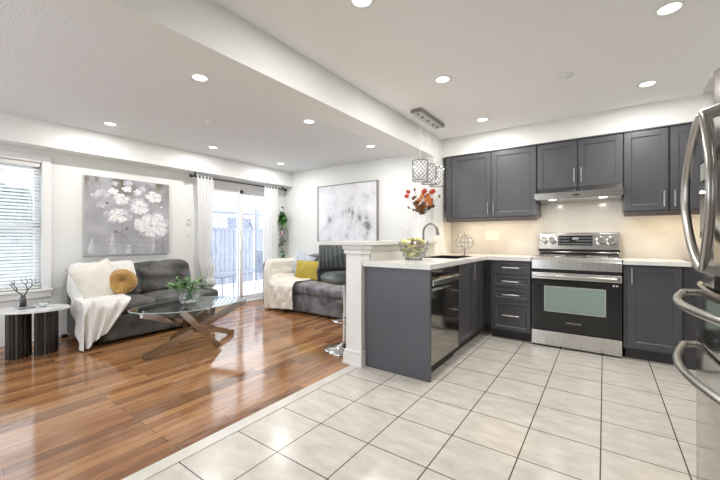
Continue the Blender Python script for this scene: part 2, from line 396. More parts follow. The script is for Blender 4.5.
# half wall between kitchen and living room
PX0, PX1, PY0 = -1.865, -1.72, 2.44
struct('wall_half', MB().box(PX0, PX1, 2.556, 3.98, 0, 1.055), 'bar_white')
struct('trim_2', MB().box(PX1, PX1 + .01, 2.56, 3.98, .915, 1.052), 'backsplash_stone')
struct('baseboard_half', MB().box(PX0 - .014, PX0, 2.55, 3.98, 0, .115), 'trim_paint', mods=[BEV(.003)])
po = MB().box(-1.885, -1.72, 2.425, 2.555, 0, 1.055)
pt = thing('square_post', 'white square end post of the half wall, with stepped base moulding', 'post', (-1.80, 2.49, 0))
po.build('shaft', 'trim_paint', pt)
MB().box(-1.905, -1.705, 2.405, 2.5555, 0, .10, .003).box(-1.90, -1.71, 2.41, 2.5555, .10, .13, .008).box(-1.91, -1.702, 2.40, 2.5555, 0, .03, .004).build('base_moulding', 'trim_paint', pt)
MB().box(-1.90, -1.705, 2.41, 2.5555, .98, 1.02, .006).box(-1.912, -1.695, 2.398, 2.5555, 1.02, 1.055, .006).build('cap_moulding', 'trim_paint', pt)
tag(MB().box(-2.16, -1.675, 2.375, 3.978, 1.056, 1.092, .004).build('bar_counter', 'counter_quartz'), 'long white raised bar ledge on top of the half wall', 'bar top')

# ---------------------------------------------------------------- ceiling lamps
def downlight(x, y, z, label, grp):
    t = thing('recessed_light', label, 'ceiling light', (x, y, z), grp)
    MB().lathe((x, y, z), [(.048, 0), (.052, -.006), (.066, -.006), (.07, 0)], 28).build('trim_ring', 'plastic_white', t, smooth=True)
    MB().lathe((x, y, z), [(0, -.003), (.049, -.003), (.049, 0), (0, 0)], 24).build('lens', 'lamp_glow', t)
    l = bpy.data.lights.new('lamp', 'AREA'); l.shape = 'DISK'; l.size = .09; l.energy = CEIL_W; l.color = (1, .975, .94)
    lo = bpy.data.objects.new('lamp', l); C.objects.link(lo); lo.parent = t; lo.location = (0, 0, -.012)
for x, y, s in ((-2.54, 1.43, 'glowing round downlight nearest the beam in the foreground of the living room ceiling'),
             (-2.55, 2.64, 'glowing round downlight beside the beam, the middle of that living room row'),
             (-2.56, 3.83, 'glowing round downlight above the abstract canvas, by the far wall beside the beam'),
             (-4.35, 1.44, 'glowing round downlight above the flower painting, near the window bulkhead'),
             (-4.34, 2.63, 'glowing round downlight between the ceiling speaker and the patio door curtain'),
             (-4.38, 3.86, 'glowing round downlight above the patio door near the room corner')):
    downlight(x, y, CL, s, 'living room downlights')
for x, y, s in ((-1.06, 1.50, 'glowing downlight at the top edge of the photo, centre, nearest in the kitchen row'),
             (-1.06, 2.63, 'glowing kitchen downlight to the right of the pendant canopy'),
             (-1.07, 3.77, 'glowing kitchen downlight above the left pair of wall cabinets'),
             (.29, 3.69, 'glowing kitchen downlight above the right wall cabinets'),
             (.295, 2.55, 'glowing kitchen downlight in the upper right, nearest the fridge')):
    downlight(x, y, CK, s, 'kitchen downlights')
def puck(name, x, y, z, r, label, cat):
    t = thing(name, label, cat, (x, y, z))
    MB().lathe((x, y, z), [(0, -.012), (r * .8, -.012), (r * .9, -.008), (r, 0), (0, 0)], 32).build('cover', 'plastic_white', t, smooth=True)
    MB().lathe((x, y, z), [(r * .45, -.013), (r * .45, -.017), (0, -.018)], 24).build('centre', 'plastic_white', t, smooth=True)
puck('ceiling_speaker', -3.43, 2.06, CL, .06, 'unlit flat white round cover on the living room ceiling', 'ceiling cover')
puck('smoke_detector', -.25, 3.14, CK, .055, 'white round smoke detector on the kitchen ceiling', 'smoke detector')

# ---------------------------------------------------------------- cabinets
def door_front(x0, x1, z0, z1, y, parent, name='door', m='cabinet_grey', fw=.055, t=.02):
    """shaker front facing -y with its face at y"""
    f = MB()
    for a, b, c, d in ((x0, x0 + fw, z0, z1), (x1 - fw, x1, z0, z1), (x0 + fw, x1 - fw, z0, z0 + fw), (x0 + fw, x1 - fw, z1 - fw, z1)): f.box(a, b, y, y + t, c, d, .0015, 1)
    f.box(x0 + fw - .002, x1 - fw + .002, y + .009, y + t - .002, z0 + fw - .002, z1 - fw + .002)
    b = .008
    f.bm.verts.ensure_lookup_table()
    # bevelled inner lip
    i0, i1, k0, k1 = x0 + fw, x1 - fw, z0 + fw, z1 - fw
    for (ax, az), (bx, bz), (cx, cz), (dx, dz) in (((i0, k0), (i1, k0), (i1 - b, k0 + b), (i0 + b, k0 + b)), ((i1, k0), (i1, k1), (i1 - b, k1 - b), (i1 - b, k0 + b)), ((i1, k1), (i0, k1), (i0 + b, k1 - b), (i1 - b, k1 - b)), ((i0, k1), (i0, k0), (i0 + b, k0 + b), (i0 + b, k1 - b))):
        f.poly([(ax, y + .003, az), (bx, y + .003, bz), (cx, y + .009, cz), (dx, y + .009, dz)])
    return f.build(name, m, parent, recalc=False)
def door_front_x(y0, y1, z0, z1, x, parent, name='door', m='cabinet_grey', fw=.055, t=.02):
    f = MB()
    for a, b, c, d in ((y0, y0 + fw, z0, z1), (y1 - fw, y1, z0, z1), (y0 + fw, y1 - fw, z0, z0 + fw), (y0 + fw, y1 - fw, z1 - fw, z1)): f.box(x - t, x, a, b, c, d, .0015, 1)
    f.box(x - t + .002, x - .009, y0 + fw - .002, y1 - fw + .002, z0 + fw - .002, z1 - fw + .002)
    return f.build(name, m, parent)
def pull(parent, a, b, out, r=.006, name='handle'):
    a, b, o = Vector(a), Vector(b), Vector(out); d = (b - a).normalized()
    h = MB().tube([a + o, b + o], r, 12)
    for p in (a + d * .025, b - d * .025): h.tube([p, p + o], r * .75, 10)
    return h.build(name, 'handle_steel', parent, smooth='auto')
FY = 4.00                                   # lower cabinet face
# drawers
t = thing('drawer_cabinet', 'dark grey base cabinet of four drawers left of the stove', 'base cabinet', (-.84, 4.3, 0))
MB().box(-1.05, -.632, FY + .021, YK - .013, .10, .874).build('body', 'cabinet_grey', t)
MB().box(-1.05, -.632, FY + .075, FY + .095, 0, .10).build('toe_kick', 'toe_dark', t)
for z0, z1 in ((.722, .868), (.575, .716), (.430, .569), (.108, .424)):
    d = door_front(-1.025, -.638, z0, z1, FY, t, 'drawer', fw=.038)
    zc = z0 + (z1 - z0) * (.5 if z0 > .3 else .52); pull(d, (-.915, FY, zc), (-.745, FY, zc), (0, -.028, 0))
# right base cabinet
t = thing('base_cabinet', 'dark grey base cabinet with one tall door between stove and fridge', 'base cabinet', (.4, 4.3, 0))
MB().box(.146, .80, FY + .021, YK - .013, .10, .874).build('body', 'cabinet_grey', t)
MB().box(.160, .80, FY + .075, FY + .095, 0, .10).build('toe_kick', 'toe_dark', t)
MB().box(.56, .80, FY + .008, FY + .0205, 0, .874).build('dark_gap_panel', 'toe_dark', t)  # dark panel standing in for the dark gap towards the fridge
d = door_front(.176, .545, .115, .868, FY, t); pull(d, (.205, FY, .70), (.205, FY, .845), (0, -.028, 0))
# peninsula
FX = -1.12
t = thing('sink_cabinet', 'grey two-door sink base cabinet between dishwasher and corner', 'base cabinet', (-1.4, 3.6, 0))
MB().box(-1.71, FX - .021, 3.175, 3.99, .10, .70).box(-1.16, FX - .021, 3.175, 3.99, .70, .874).box(FX - .021, FX - .004, 3.99, 4.005, .1, .874).build('body', 'cabinet_grey', t)
MB().box(FX - .09, FX - .07, 3.175, 4.09, 0, .10).build('toe_kick', 'toe_dark', t)
d1 = door_front_x(3.185, 3.60, .112, .868, FX, t); d2 = door_front_x(3.606, 3.985, .112, .868, FX, t)
pull(d1, (FX, 3.568, .69), (FX, 3.568, .86), (.03, 0, 0)); 
t = thing('end_panel', 'flat dark grey end panel of the peninsula beside the white post', 'cabinet panel', (-1.4, 2.49, 0))
MB().box(-1.700, -1.098, 2.468, 2.498, 0, .874, .002).build('panel', 'cabinet_panel', t)
# dishwasher
t = thing('dishwasher', 'stainless built-in dishwasher with a mirror-like door, in the peninsula', 'dishwasher', (-1.4, 2.85, 0))
MB().box(-1.69, FX - .03, 2.515, 3.165, .09, .865).build('body', 'black_matte', t)
MB().box(FX - .03, FX + .004, 2.52, 3.16, .10, .70, .006).build('door', 'stainless_dark', t)
MB().box(FX - .03, FX + .004, 2.52, 3.16, .79, .862, .006).build('control_panel', 'stainless_dark', t)
MB().box(FX - .03, FX - .018, 2.52, 3.16, .70, .79).build('pocket', 'stainless_dark', t)
MB().box(FX - .018, FX + .022, 2.535, 3.145, .735, .785, .008).build('handle', 'stainless_bright', t)
MB().box(FX - .06, FX - .05, 2.50, 3.17, 0, .09).build('toe_kick', 'black_matte', t)

# countertop: L shape with sink hole
t = thing('countertop', 'L-shaped white quartz worktop on the peninsula and corner left of the stove', 'countertop', (-1.4, 3.3, .876))
mb = MB(); z0, z1 = .876, .915
SX0, SX1, SY0, SY1 = -1.56, -1.20, 3.32, 3.86
for x0, x1, y0, y1 in ((-1.708, SX0 - .013, 2.44, 4.565), (SX1 + .013, -1.082, 2.44, 4.565), (SX0 - .013, SX1 + .013, 2.44, SY0 - .013), (SX0 - .013, SX1 + .013, SY1 + .013, 4.565), (-1.082, -.630, 3.972, 4.565)): mb.box(x0, x1, y0, y1, z0, z1)
mb.build('slab', 'counter_quartz', t, merge=.0005)
tag(MB().box(.142, .60, 3.972, 4.565, z0, z1, .002).build('countertop', 'counter_quartz'), 'short white quartz worktop right of the stove', 'countertop')
s = thing('kitchen_sink', 'stainless undermount sink set in the peninsula worktop', 'sink', (-1.38, 3.59, .72))
mb = MB()
for b in ((SX0 - .012, SX0, SY0 - .012, SY1 + .012, .715, .9165), (SX1, SX1 + .012, SY0 - .012, SY1 + .012, .715, .9165), (SX0, SX1, SY0 - .012, SY0, .715, .9165), (SX0, SX1, SY1, SY1 + .012, .715, .9165), (SX0, SX1, SY0, SY1, .715, .727)): mb.box(*b)
mb.build('basin', 'sink_steel', s); MB().lathe((-1.38, 3.59, .727), [(0, .003), (.035, .003), (.042, 0)], 24).build('drain', 'chrome', s)
# faucet
f = thing('faucet', 'tall brushed gooseneck kitchen faucet behind the glass bowl', 'faucet', (-1.635, 3.50, .915))
fx, fy = -1.635, 3.50
MB().lathe((fx, fy, .915), [(0, 0), (.030, 0), (.030, .008), (.022, .02), (.020, .10), (.016, .105), (0, .105)], 24).build('base', 'nickel', f, smooth='auto')
path = [(fx, fy, 1.0), (fx, fy, 1.17)] + [(fx + .075 - .075 * math.cos(a), fy + .01 * a, 1.19 + .085 * math.sin(a)) for a in [PI * k / 14 for k in range(0, 13)]]
MB().tube(path, .0125, 14).build('spout', 'nickel', f, smooth='auto')
e = Vector(path[-1]); MB().tube([e + Vector((0, 0, .012)), e + Vector((.008, 0, -.03)), e + Vector((.016, 0, -.075))], [.014, .018, .021], 16).build('spray_head', 'nickel', f, smooth='auto')
MB().tube([(fx, fy, .985), (fx + .0, fy - .05, 1.0), (fx + .0, fy - .085, 1.03)], [.008, .007, .006], 10).build('lever', 'nickel', f, smooth='auto')

# upper cabinets
UY = 4.23
def upper(name, x0, x1, z0, z1, doors, label, hz, val=True):
    t = thing(name, label, 'wall cabinet', ((x0 + x1) / 2, 4.4, z0), 'grey wall cabinets')
    MB().box(x0, x1, UY + .022, YK - .013, z0, z1).build('body', 'cabinet_grey', t)
    if val: MB().box(x0, x1, UY + .006, UY + .026, z0 - .048, z0, .003).build('light_valance', 'valance_brown', t)
    for a, b, side in doors:
        d = door_front(a, b, z0 + .003, z1 - .004, UY, t)
        if side: xx = b - .028 if side > 0 else a + .028; pull(d, (xx, UY, hz), (xx, UY, hz + .15), (0, -.03, 0))
    return t
t = upper('wall_cabinet', -1.66, -.612, 1.37, 2.15, ((-1.585, -1.103, 1), (-1.094, -.618, -1)), 'grey two-door wall cabinet at the left end, over the corner', 1.40)
MB().box(-1.66, -1.59, UY + .004, UY + .022, 1.37, 2.15).build('filler_gap_strip', 'cabinet_grey', t)
upper('wall_cabinet', -.609, .151, 1.655, 2.15, ((-.604, -.229, 1), (-.222, .148, -1)), 'short grey two-door wall cabinet above the range hood', 1.70, False)
upper('wall_cabinet', .154, .490, 1.38, 2.15, ((.158, .480, 1),), 'grey single-door wall cabinet just right of the range hood', 1.41)
t2 = upper('wall_cabinet', .491, 1.0, 1.38, 2.15, ((.498, .96, -1),), 'grey wall cabinet at the right end, partly behind the fridge handles', 1.41)
MB().box(.4805, .4975, UY + .002, UY + .0215, 1.38, 2.148).build('filler_gap_strip', 'gap_shade', t2)  # dark strip standing in for the shade in the cabinet gap
tag(MB().box(-1.668, 1.0, UY - .012, YK - .013, 2.151, 2.164, .002).build('cabinet_moulding', 'cabinet_grey'), 'thin dark moulding strip running along the tops of the wall cabinets', 'moulding')

# under cabinet lamps
def strip_lamp(x0, x1, z, y=4.36):
    t = thing('cabinet_light', 'warm strip light hidden under the %s wall cabinet' % ('left' if x0 < -.7 else 'right'), 'light strip', ((x0 + x1) / 2, y, z - .012), 'under-cabinet strip lights')
    MB().box(x0, x1, y - .012, y + .012, z - .01, z, .002).build('housing', 'warm_glow', t)
    l = bpy.data.lights.new('lamp', 'AREA'); l.shape = 'RECTANGLE'; l.size = x1 - x0; l.size_y = .03; l.energy = UNDER_W * (x1 - x0) * 3; l.color = (1, .74, .42)
    lo = bpy.data.objects.new('lamp', l); C.objects.link(lo); lo.parent = t; lo.location = (0, 0, -.004)
strip_lamp(-1.55, -.70, 1.37); strip_lamp(.22, .95, 1.38)

# hood
t = thing('range_hood', 'slim stainless steel range hood over the stove', 'range hood', (-.232, 4.3, 1.53))
def hood_sec(x): return [Vector((x, 4.06, 1.535)), Vector((x, 4.06, 1.592)), Vector((x, 4.20, 1.652)), Vector((x, 4.565, 1.652)), Vector((x, 4.565, 1.535))]
MB().loft([hood_sec(-.609), hood_sec(.147)]).build('shell', 'stainless', t, mods=[BEV(.002)])
MB().box(-.595, .133, 4.08, 4.55, 1.527, 1.5345).build('filter_panel', 'stainless_bright', t)
for k in range(2):
    x = -.45 + k * .44
    MB().lathe((x, 4.17, 1.527), [(0, -.004), (.03, -.004), (.036, 0)], 20).build('hood_lamp', 'lamp_glow', t)
    l = bpy.data.lights.new('lamp', 'AREA'); l.shape = 'DISK'; l.size = .06; l.energy = 1.6; l.color = (1, .93, .82)
    lo = bpy.data.objects.new('lamp', l); C.objects.link(lo); lo.parent = t; lo.location = (x + .232, 4.17 - 4.3, -.012)
MB().box(-.26, -.20, 4.057, 4.061, 1.55, 1.562).build('switch_plate', 'black_gloss', t)

# ---------------------------------------------------------------- range
t = thing('electric_range', 'stainless and black glass electric range with an oven window coloured to look lit', 'stove', (-.245, 4.3, 0))
x0, x1 = -.625, .135
MB().box(x0 + .004, x1 - .004, FY + .04, 4.56, .03, .905).build('body', 'black_matte', t)
for sx in (x0 + .04, x1 - .04):
    for sy in (FY + .09, 4.5): MB().lathe((sx, sy, 0), [(0, 0), (.018, 0), (.018, .03), (0, .03)], 14).build('foot', 'black_matte', t)
mb = MB(); mb.loft([[Vector((x, FY - .005, .80)), Vector((x, FY - .005, .885)), Vector((x, FY + .02, .925)), Vector((x, FY + .06, .932)), Vector((x, FY + .06, .80))] for x in (x0, x1)])
mb.build('front_rail', 'stainless_bright', t, mods=[BEV(.004)])
MB().box(x0, x1, FY + .061, 4.47, .905, .932, .003).build('cooktop', 'stainless_bright', t)
MB().box(x0 + .03, x1 - .03, FY + .08, 4.45, .9322, .9345, .001).build('cooktop_glass', mat('cooktop_glass', (.45, .46, .49), .08, .6), t)
for bx, by, rr in ((-.43, 4.18, .10), (-.06, 4.18, .085), (-.43, 4.37, .07), (-.06, 4.37, .09)):
    MB().lathe((bx, by, .9346), [(rr, 0), (rr, .0006), (rr - .004, .0006), (rr - .004, 0)], 36).build('burner', 'plastic_grey', t)
# oven door
mb = MB()
mb.box(x0, x1, FY - .018, FY + .038, .175, .695, .006); mb.build('oven_door', 'black_gloss', t)
o = MB().box(x0, x1, FY - .02, FY + .038, .70, .768, .006).build('door_rail', 'stainless_bright', t)
mb = MB(); pts = smoothpath([(x0 + .03, FY - .018, .735), (x0 + .035, FY - .055, .735), (x0 + .08, FY - .062, .735), ((x0 + x1) / 2, FY - .066, .735), (x1 - .08, FY - .062, .735), (x1 - .035, FY - .055, .735), (x1 - .03, FY - .018, .735)], 6)
mb.tube(pts, .012, 12).build('handle', 'handle_steel', t, smooth='auto')
wm = M['oven_window']; pw = wm.node_tree.nodes['Principled BSDF']
MB().box(-.50, .008, FY - .0195, FY - .017, .375, .625).build('oven_window', 'oven_window', t)
mb = MB()
for a, b, c, d in ((-.505, -.498, .37, .63), (.006, .013, .37, .63), (-.505, .013, .37, .377), (-.505, .013, .623, .63)): mb.box(a, b, FY - .021, FY - .017, c, d)
mb.build('window_frame', 'plastic_grey', t)
MB().box(x0, x1, FY - .015, FY + .038, .02, .168, .005).build('storage_drawer', 'stainless_bright', t)
cu = bpy.data.curves.new('brand_lettering', 'FONT'); cu.body = 'SAMSUNG'; cu.size = .026; cu.align_x = 'CENTER'; cu.extrude = .0006; cu.space_character = 1.15
cu.materials.append(M['plastic_grey']); tmp = bpy.data.objects.new('tmp', cu); me = bpy.data.meshes.new_from_object(tmp); bpy.data.objects.remove(tmp); co = bpy.data.objects.new('brand_lettering', me); C.objects.link(co); co.parent = t; co.location = (0, FY - .0195 - 4.3, .262); co.rotation_euler = (PI / 2, 0, 0)
mb = MB().box(.065, .08, FY - .022, FY - .0185, .665, .68).box(.09, .105, FY - .022, FY - .0185, .665, .68); mb.build('door_sticker', 'plastic_white', t)
# backguard, leaning back slightly
bgd = MB().loft([[Vector((x, 4.475, .93)), Vector((x, 4.44, .985)), Vector((x, 4.475, 1.175)), Vector((x, 4.50, 1.182)), Vector((x, 4.56, 1.18)), Vector((x, 4.56, .93))] for x in (x0 + .005, x1 - .005)]).build('control_panel', 'stainless', t, mods=[BEV(.006, 3)])
MB().box(x0 + .003, x1 - .003, 4.425, 4.47, .972, .998, .003).build('panel_lip', 'black_gloss', bgd)
q = Vector((0, -.19, .035)).normalized()   # panel normal
def onpanel(x, s, o=0): b = Vector((x, 4.44, .985)).lerp(Vector((x, 4.475, 1.175)), s); return b + q * -o * -1
nrm = Vector((0, -.983, .181))
def pp(x, s, o): return Vector((x, 4.44, .985)).lerp(Vector((x, 4.475, 1.175)), s) + nrm * o
MB().loft([[pp(x, .28, .002), pp(x, .85, .002), pp(x, .85, -.002), pp(x, .28, -.002)] for x in (-.425, -.10)]).build('display', 'black_gloss', bgd)
mb = MB()
rnd = random.Random(4)
for r_ in range(3):
    for k in range(16):
        xx = -.415 + k * .0205
        if .3 < (k / 16) < .5 and r_ > 0: continue
        mb.loft([[pp(a, .35 + r_ * .17, .003), pp(a, .35 + r_ * .17 + .05, .003), pp(a, .35 + r_ * .17 + .05, .001), pp(a, .35 + r_ * .17, .001)] for a in (xx, xx + .010)])
mb.loft([[pp(a, .62, .003), pp(a, .75, .003), pp(a, .75, .001), pp(a, .62, .001)] for a in (-.29, -.23)])
mb.build('key_legends', 'display_glow', bgd)
for xx in (-.565, -.485, -.03, .06):
    MB().lathe(pp(xx, .55, .001), [(.044, 0), (.044, .006), (.036, .008), (.033, .028), (.028, .033), (0, .033)], 24, ax=nrm).build('knob', 'chrome', bgd, smooth='auto')

# ---------------------------------------------------------------- fridge
t = thing('refrigerator', 'tall stainless french-door refrigerator at the right edge', 'refrigerator', (.75, 1.77, 0))
FYa, FYb = 1.31, 2.23
MB().box(.43, 1.15, FYa + .005, FYb - .005, .03, 1.765, .004).build('body', mat('fridge_side', (.10, .10, .105), .4, .3), t)
for sx in (.5, 1.1):
    for sy in (1.4, 2.15): MB().lathe((sx, sy, 0), [(0, 0), (.02, 0), (.02, .03), (0, .03)], 12).build('foot', 'black_matte', t)
def fdoor(name, y0, y1, z0, z1, xe, bow, curve=0.0):
    poly = []; n = 14
    for k in range(n + 1):
        yy = lerp(y0, y1, k / n); gy = (yy - FYa) / (FYb - FYa)
        edge = min(1, min(k, n - k) / 1.2); poly.append((xe - bow * math.sin(PI * gy) + (0 if edge >= 1 else .012), yy))
    poly += [(.425, y1), (.425, y0)]
    return MB().prism(poly, z0, z1).build(name, 'fridge_steel', t, mods=[BEV(.005, 2)], smooth='auto')
ym = 1.77
d_far = fdoor('door', ym + .003, FYb, .925, 1.755, .362, .022); d_near = fdoor('door', FYa, ym - .003, .925, 1.755, .362, .022)
d_mid = fdoor('drawer', FYa, FYb, .700, .918, .345, .03); d_low = fdoor('freezer_drawer', FYa, FYb, .06, .693, .345, .03)
MB().box(.432, .50, FYb - .09, FYb - .01, 1.7655, 1.785, .006).build('hinge_cover', 'fridge_side', t)
for d, sgn in ((d_far, 1), (d_near, -1)):
    pts = []
    for k in range(25):
        s_ = k / 24; zz = lerp(1.572, 1.01, s_); bw_ = math.sin(PI * s_) ** .8
        pts.append((.292 - .012 * bw_, ym + sgn * (.025 + .19 * bw_), zz))
    pts = [(.345, ym + sgn * .028, 1.587)] + pts + [(.345, ym + sgn * .028, .995)]
    MB().tube(pts, .017, 12, rx=.75).build('handle', 'handle_steel', d, smooth='auto')
for d, zz in ((d_mid, .872), (d_low, .632)):
    pts = [(.35, FYb - .05, zz)] + [(.30 - .065 * math.sin(PI * k / 20), lerp(FYb - .075, FYa + .075, k / 20), zz) for k in range(21)] + [(.35, FYa + .05, zz)]
    pts = smoothpath(pts, 3)
    MB().tube(pts, .0145, 12).build('handle', 'handle_steel', d, smooth='auto')
mb = MB().box(.336, .352, 1.86, 2.06, 1.12, 1.45, .004); mb.build('water_dispenser', 'black_gloss', d_far)
MB().box(.333, .337, 1.89, 2.03, 1.36, 1.43, .001).build('dispenser_panel', 'plastic_grey', d_far)

# ---------------------------------------------------------------- pendant lamp
t = thing('pendant_lamp', 'linear chrome ceiling pendant with three crystal drum shades over the bar', 'pendant lamp', (-1.53, 3.36, 1.68))
MB().box(-1.575, -1.46, 3.07, 3.68, 2.362, 2.40, .006).build('canopy', 'nickel', t)
MB().box(-1.565, -1.47, 3.08, 3.67, 2.3605, 2.3625).build('canopy_plate', 'plastic_grey', t)
for yy in (3.12, 3.22, 3.36, 3.50, 3.60): MB().lathe((-1.515, yy, 2.3605), [(0, -.014), (.012, -.014), (.017, 0)], 14).build('canopy_knob', 'nickel', t, smooth=True)
for yy in (3.17, 3.38, 3.59):
    cx, zb, zt, rr = -1.515, 1.70, 1.90, .078
    MB().tube([(cx, yy, zt), (cx, yy, 2.372)], .0018, 6).build('cord', 'plastic_white', t)
    mb = MB(); n = 22
    for zz in (zb, zt):
        mb.tube([(cx + rr * math.cos(2 * PI * k / 40), yy + rr * math.sin(2 * PI * k / 40), zz) for k in range(40)], .004, 6, closed=True)
    n = 12
    for k in range(n):
        for sg in (1, -1):
            mb.tube([(cx + rr * math.cos(2 * PI * k / n + sg * a), yy + rr * math.sin(2 * PI * k / n + sg * a), lerp(zb, zt, a / 2.4)) for a in [.15 * q9 for q9 in range(17)]], .0028, 4, cap=False)
    for a in (0, PI / 2): mb.tube([(cx - rr * math.cos(a), yy - rr * math.sin(a), zt), (cx + rr * math.cos(a), yy + rr * math.sin(a), zt)], .003, 6)
    sh = mb.build('shade_frame', 'crystal_silver', t)
    MB().lathe((cx, yy, zb + .004), [(rr - .012, 0), (rr - .012, zt - zb - .008)], 32).build('crystal_diffuser', 'curtain_sheer', t, smooth=True, recalc=False)
    MB().lathe((cx, yy, zb + .05), [(0, 0), (.018, .005), (.022, .05), (.012, .09), (0, .10)], 16).build('bulb', 'bulb_glow', t, smooth=True)

# ---------------------------------------------------------------- things on the worktop
def leaf(mb, base, d, L, W, droop=.2, nrm=None):
    d = Vector(d).normalized(); s_ = d.cross(Vector((0, 0, 1)))
    if s_.length < .1: s_ = Vector((1, 0, 0))
    s_.normalize(); base = Vector(base); mid = []
    for k, wd in ((0, .05), (.25, .8), (.5, 1), (.75, .7), (1, .03)):
        c = base + d * L * k + Vector((0, 0, -droop * L * k * k)); mid.append((c - s_ * W * wd / 2 + Vector((0, 0, .1 * W * wd)), c, c + s_ * W * wd / 2 + Vector((0, 0, .1 * W * wd))))
    vs = [[mb.bm.verts.new(p) for p in r_] for r_ in mid]
    for A, B in zip(vs[:-1], vs[1:]):
        for k in range(2): mb.bm.faces.new((A[k], A[k + 1], B[k + 1], B[k]))
# mosaic bowl
bx, by, bz = -1.47, 2.93, .9155
t = thing('glass_bowl', 'footed mosaic glass bowl on the peninsula worktop, filled with dried pods', 'bowl', (bx, by, bz))
prf = [(.062, 0), (.072, .008), (.098, .045), (.122, .09), (.138, .135), (.145, .168)]
mb = MB(); mb.lathe((bx, by, bz), [(0, .004)] + prf + [(.141, .168), (.134, .135), (.118, .09), (.094, .047), (.066, .012), (0, .010)], 40)
mb.build('bowl_body', 'clear_glass', t, smooth=True)
mb = MB(); rnd = random.Random(7)
for k in range(110):
    s_ = rnd.random(); i = min(4, int(s_ * 5)); f_ = s_ * 5 - i; r_ = lerp(prf[i][0], prf[i + 1][0], f_) + .0015; z_ = lerp(prf[i][1], prf[i + 1][1], f_)
    a = rnd.random() * 2 * PI; mb.ball((bx + r_ * math.cos(a), by + r_ * math.sin(a), bz + z_), rnd.uniform(.007, .012), 1, (1, 1, .8))
mb.build('mosaic_chips', mat('chip_grey', (.40, .39, .37), .15, .4), t)
MB().tube([(bx + .144 * math.cos(2 * PI * k / 48), by + .144 * math.sin(2 * PI * k / 48), bz + .169 + .004 * math.sin(k * 1.7)) for k in range(48)], .005, 8, closed=True).build('rim', 'clear_glass', t, smooth=True)
rnd = random.Random(3); protos = []
def pod_mesh(i):
    mb = MB(); mb.ball((0, 0, 0), .028, 2, (1.5, .8, .75))
    for v in mb.bm.verts: v.co *= 1 + .25 * noise.noise(v.co * 60 + Vector((i * 9, 0, 0)))
    return mb
spots = []
for k in range(400):
    if len(spots) >= 30: break
    lay = rnd.choice((.05, .09, .13, .165, .185)); rmax = {.05: .055, .09: .08, .13: .092, .165: .10, .185: .07}[lay]
    a = rnd.random() * 2 * PI; r_ = rmax * math.sqrt(rnd.random()); p = Vector((bx + r_ * math.cos(a), by + r_ * math.sin(a), bz + lay))
    if all((p - q_).length > .046 for q_ in spots): spots.append(p)
pods = []
for i, p_ in enumerate(spots):
    c_ = i % 3; nm, lb, mt = (('dried_pod', 'pale yellow dried pod in the mosaic glass bowl', 'pod_yellow'), ('dried_pod', 'olive green dried pod in the mosaic glass bowl', 'pod_green'), ('dried_pod', 'brown dried pod in the mosaic glass bowl', 'pod_brown'))[c_ if c_ != 2 or i % 2 else 0]
    o = pod_mesh(i).build(nm, mt, smooth=True, origin=(0, 0, 0)); o.location = p_; o.rotation_euler = (rnd.uniform(-.6, .6), rnd.uniform(-.6, .6), rnd.random() * 6)
    tag(o, lb, 'dried pod', {'pod_yellow': 'yellow pods in the bowl', 'pod_green': 'green pods in the bowl', 'pod_brown': 'brown pods in the bowl'}[mt])
# wire orb
ox, oy, oz = -1.33, 3.96, .915
t = thing('wire_orb', 'silver wire orb ornament on a small stand in the worktop corner', 'ornament', (ox, oy, oz))
MB().lathe((ox, oy, oz), [(0, 0), (.045, 0), (.045, .004), (.008, .012), (.005, .075), (0, .075)], 24).build('stand', 'silver_wire', t, smooth='auto')
mb = MB(); oc = Vector((ox, oy, oz + .155)); q0 = Matrix.Rotation(.5, 3, 'X')
for k in range(4):
    rt = Matrix.Rotation(PI * k / 4, 3, 'Z')
    mb.tube([oc + rt @ Vector((.105 * math.cos(2 * PI * j / 40), 0, .085 * math.sin(2 * PI * j / 40))) for j in range(40)], .0028, 6, closed=True)
for zz, rr in ((0, .106), (.05, .085), (-.05, .085)): mb.tube([oc + Vector((rr * math.cos(2 * PI * j / 40), rr * math.sin(2 * PI * j / 40), zz)) for j in range(40)], .0025, 6, closed=True)
mb.tube([oc - Vector((0, 0, .085)), oc + Vector((0, 0, .105))], .003, 6); mb.ball(oc + Vector((0, 0, .11)), .008, 1)
mb.build('wire_cage', 'silver_wire', t, smooth=True)
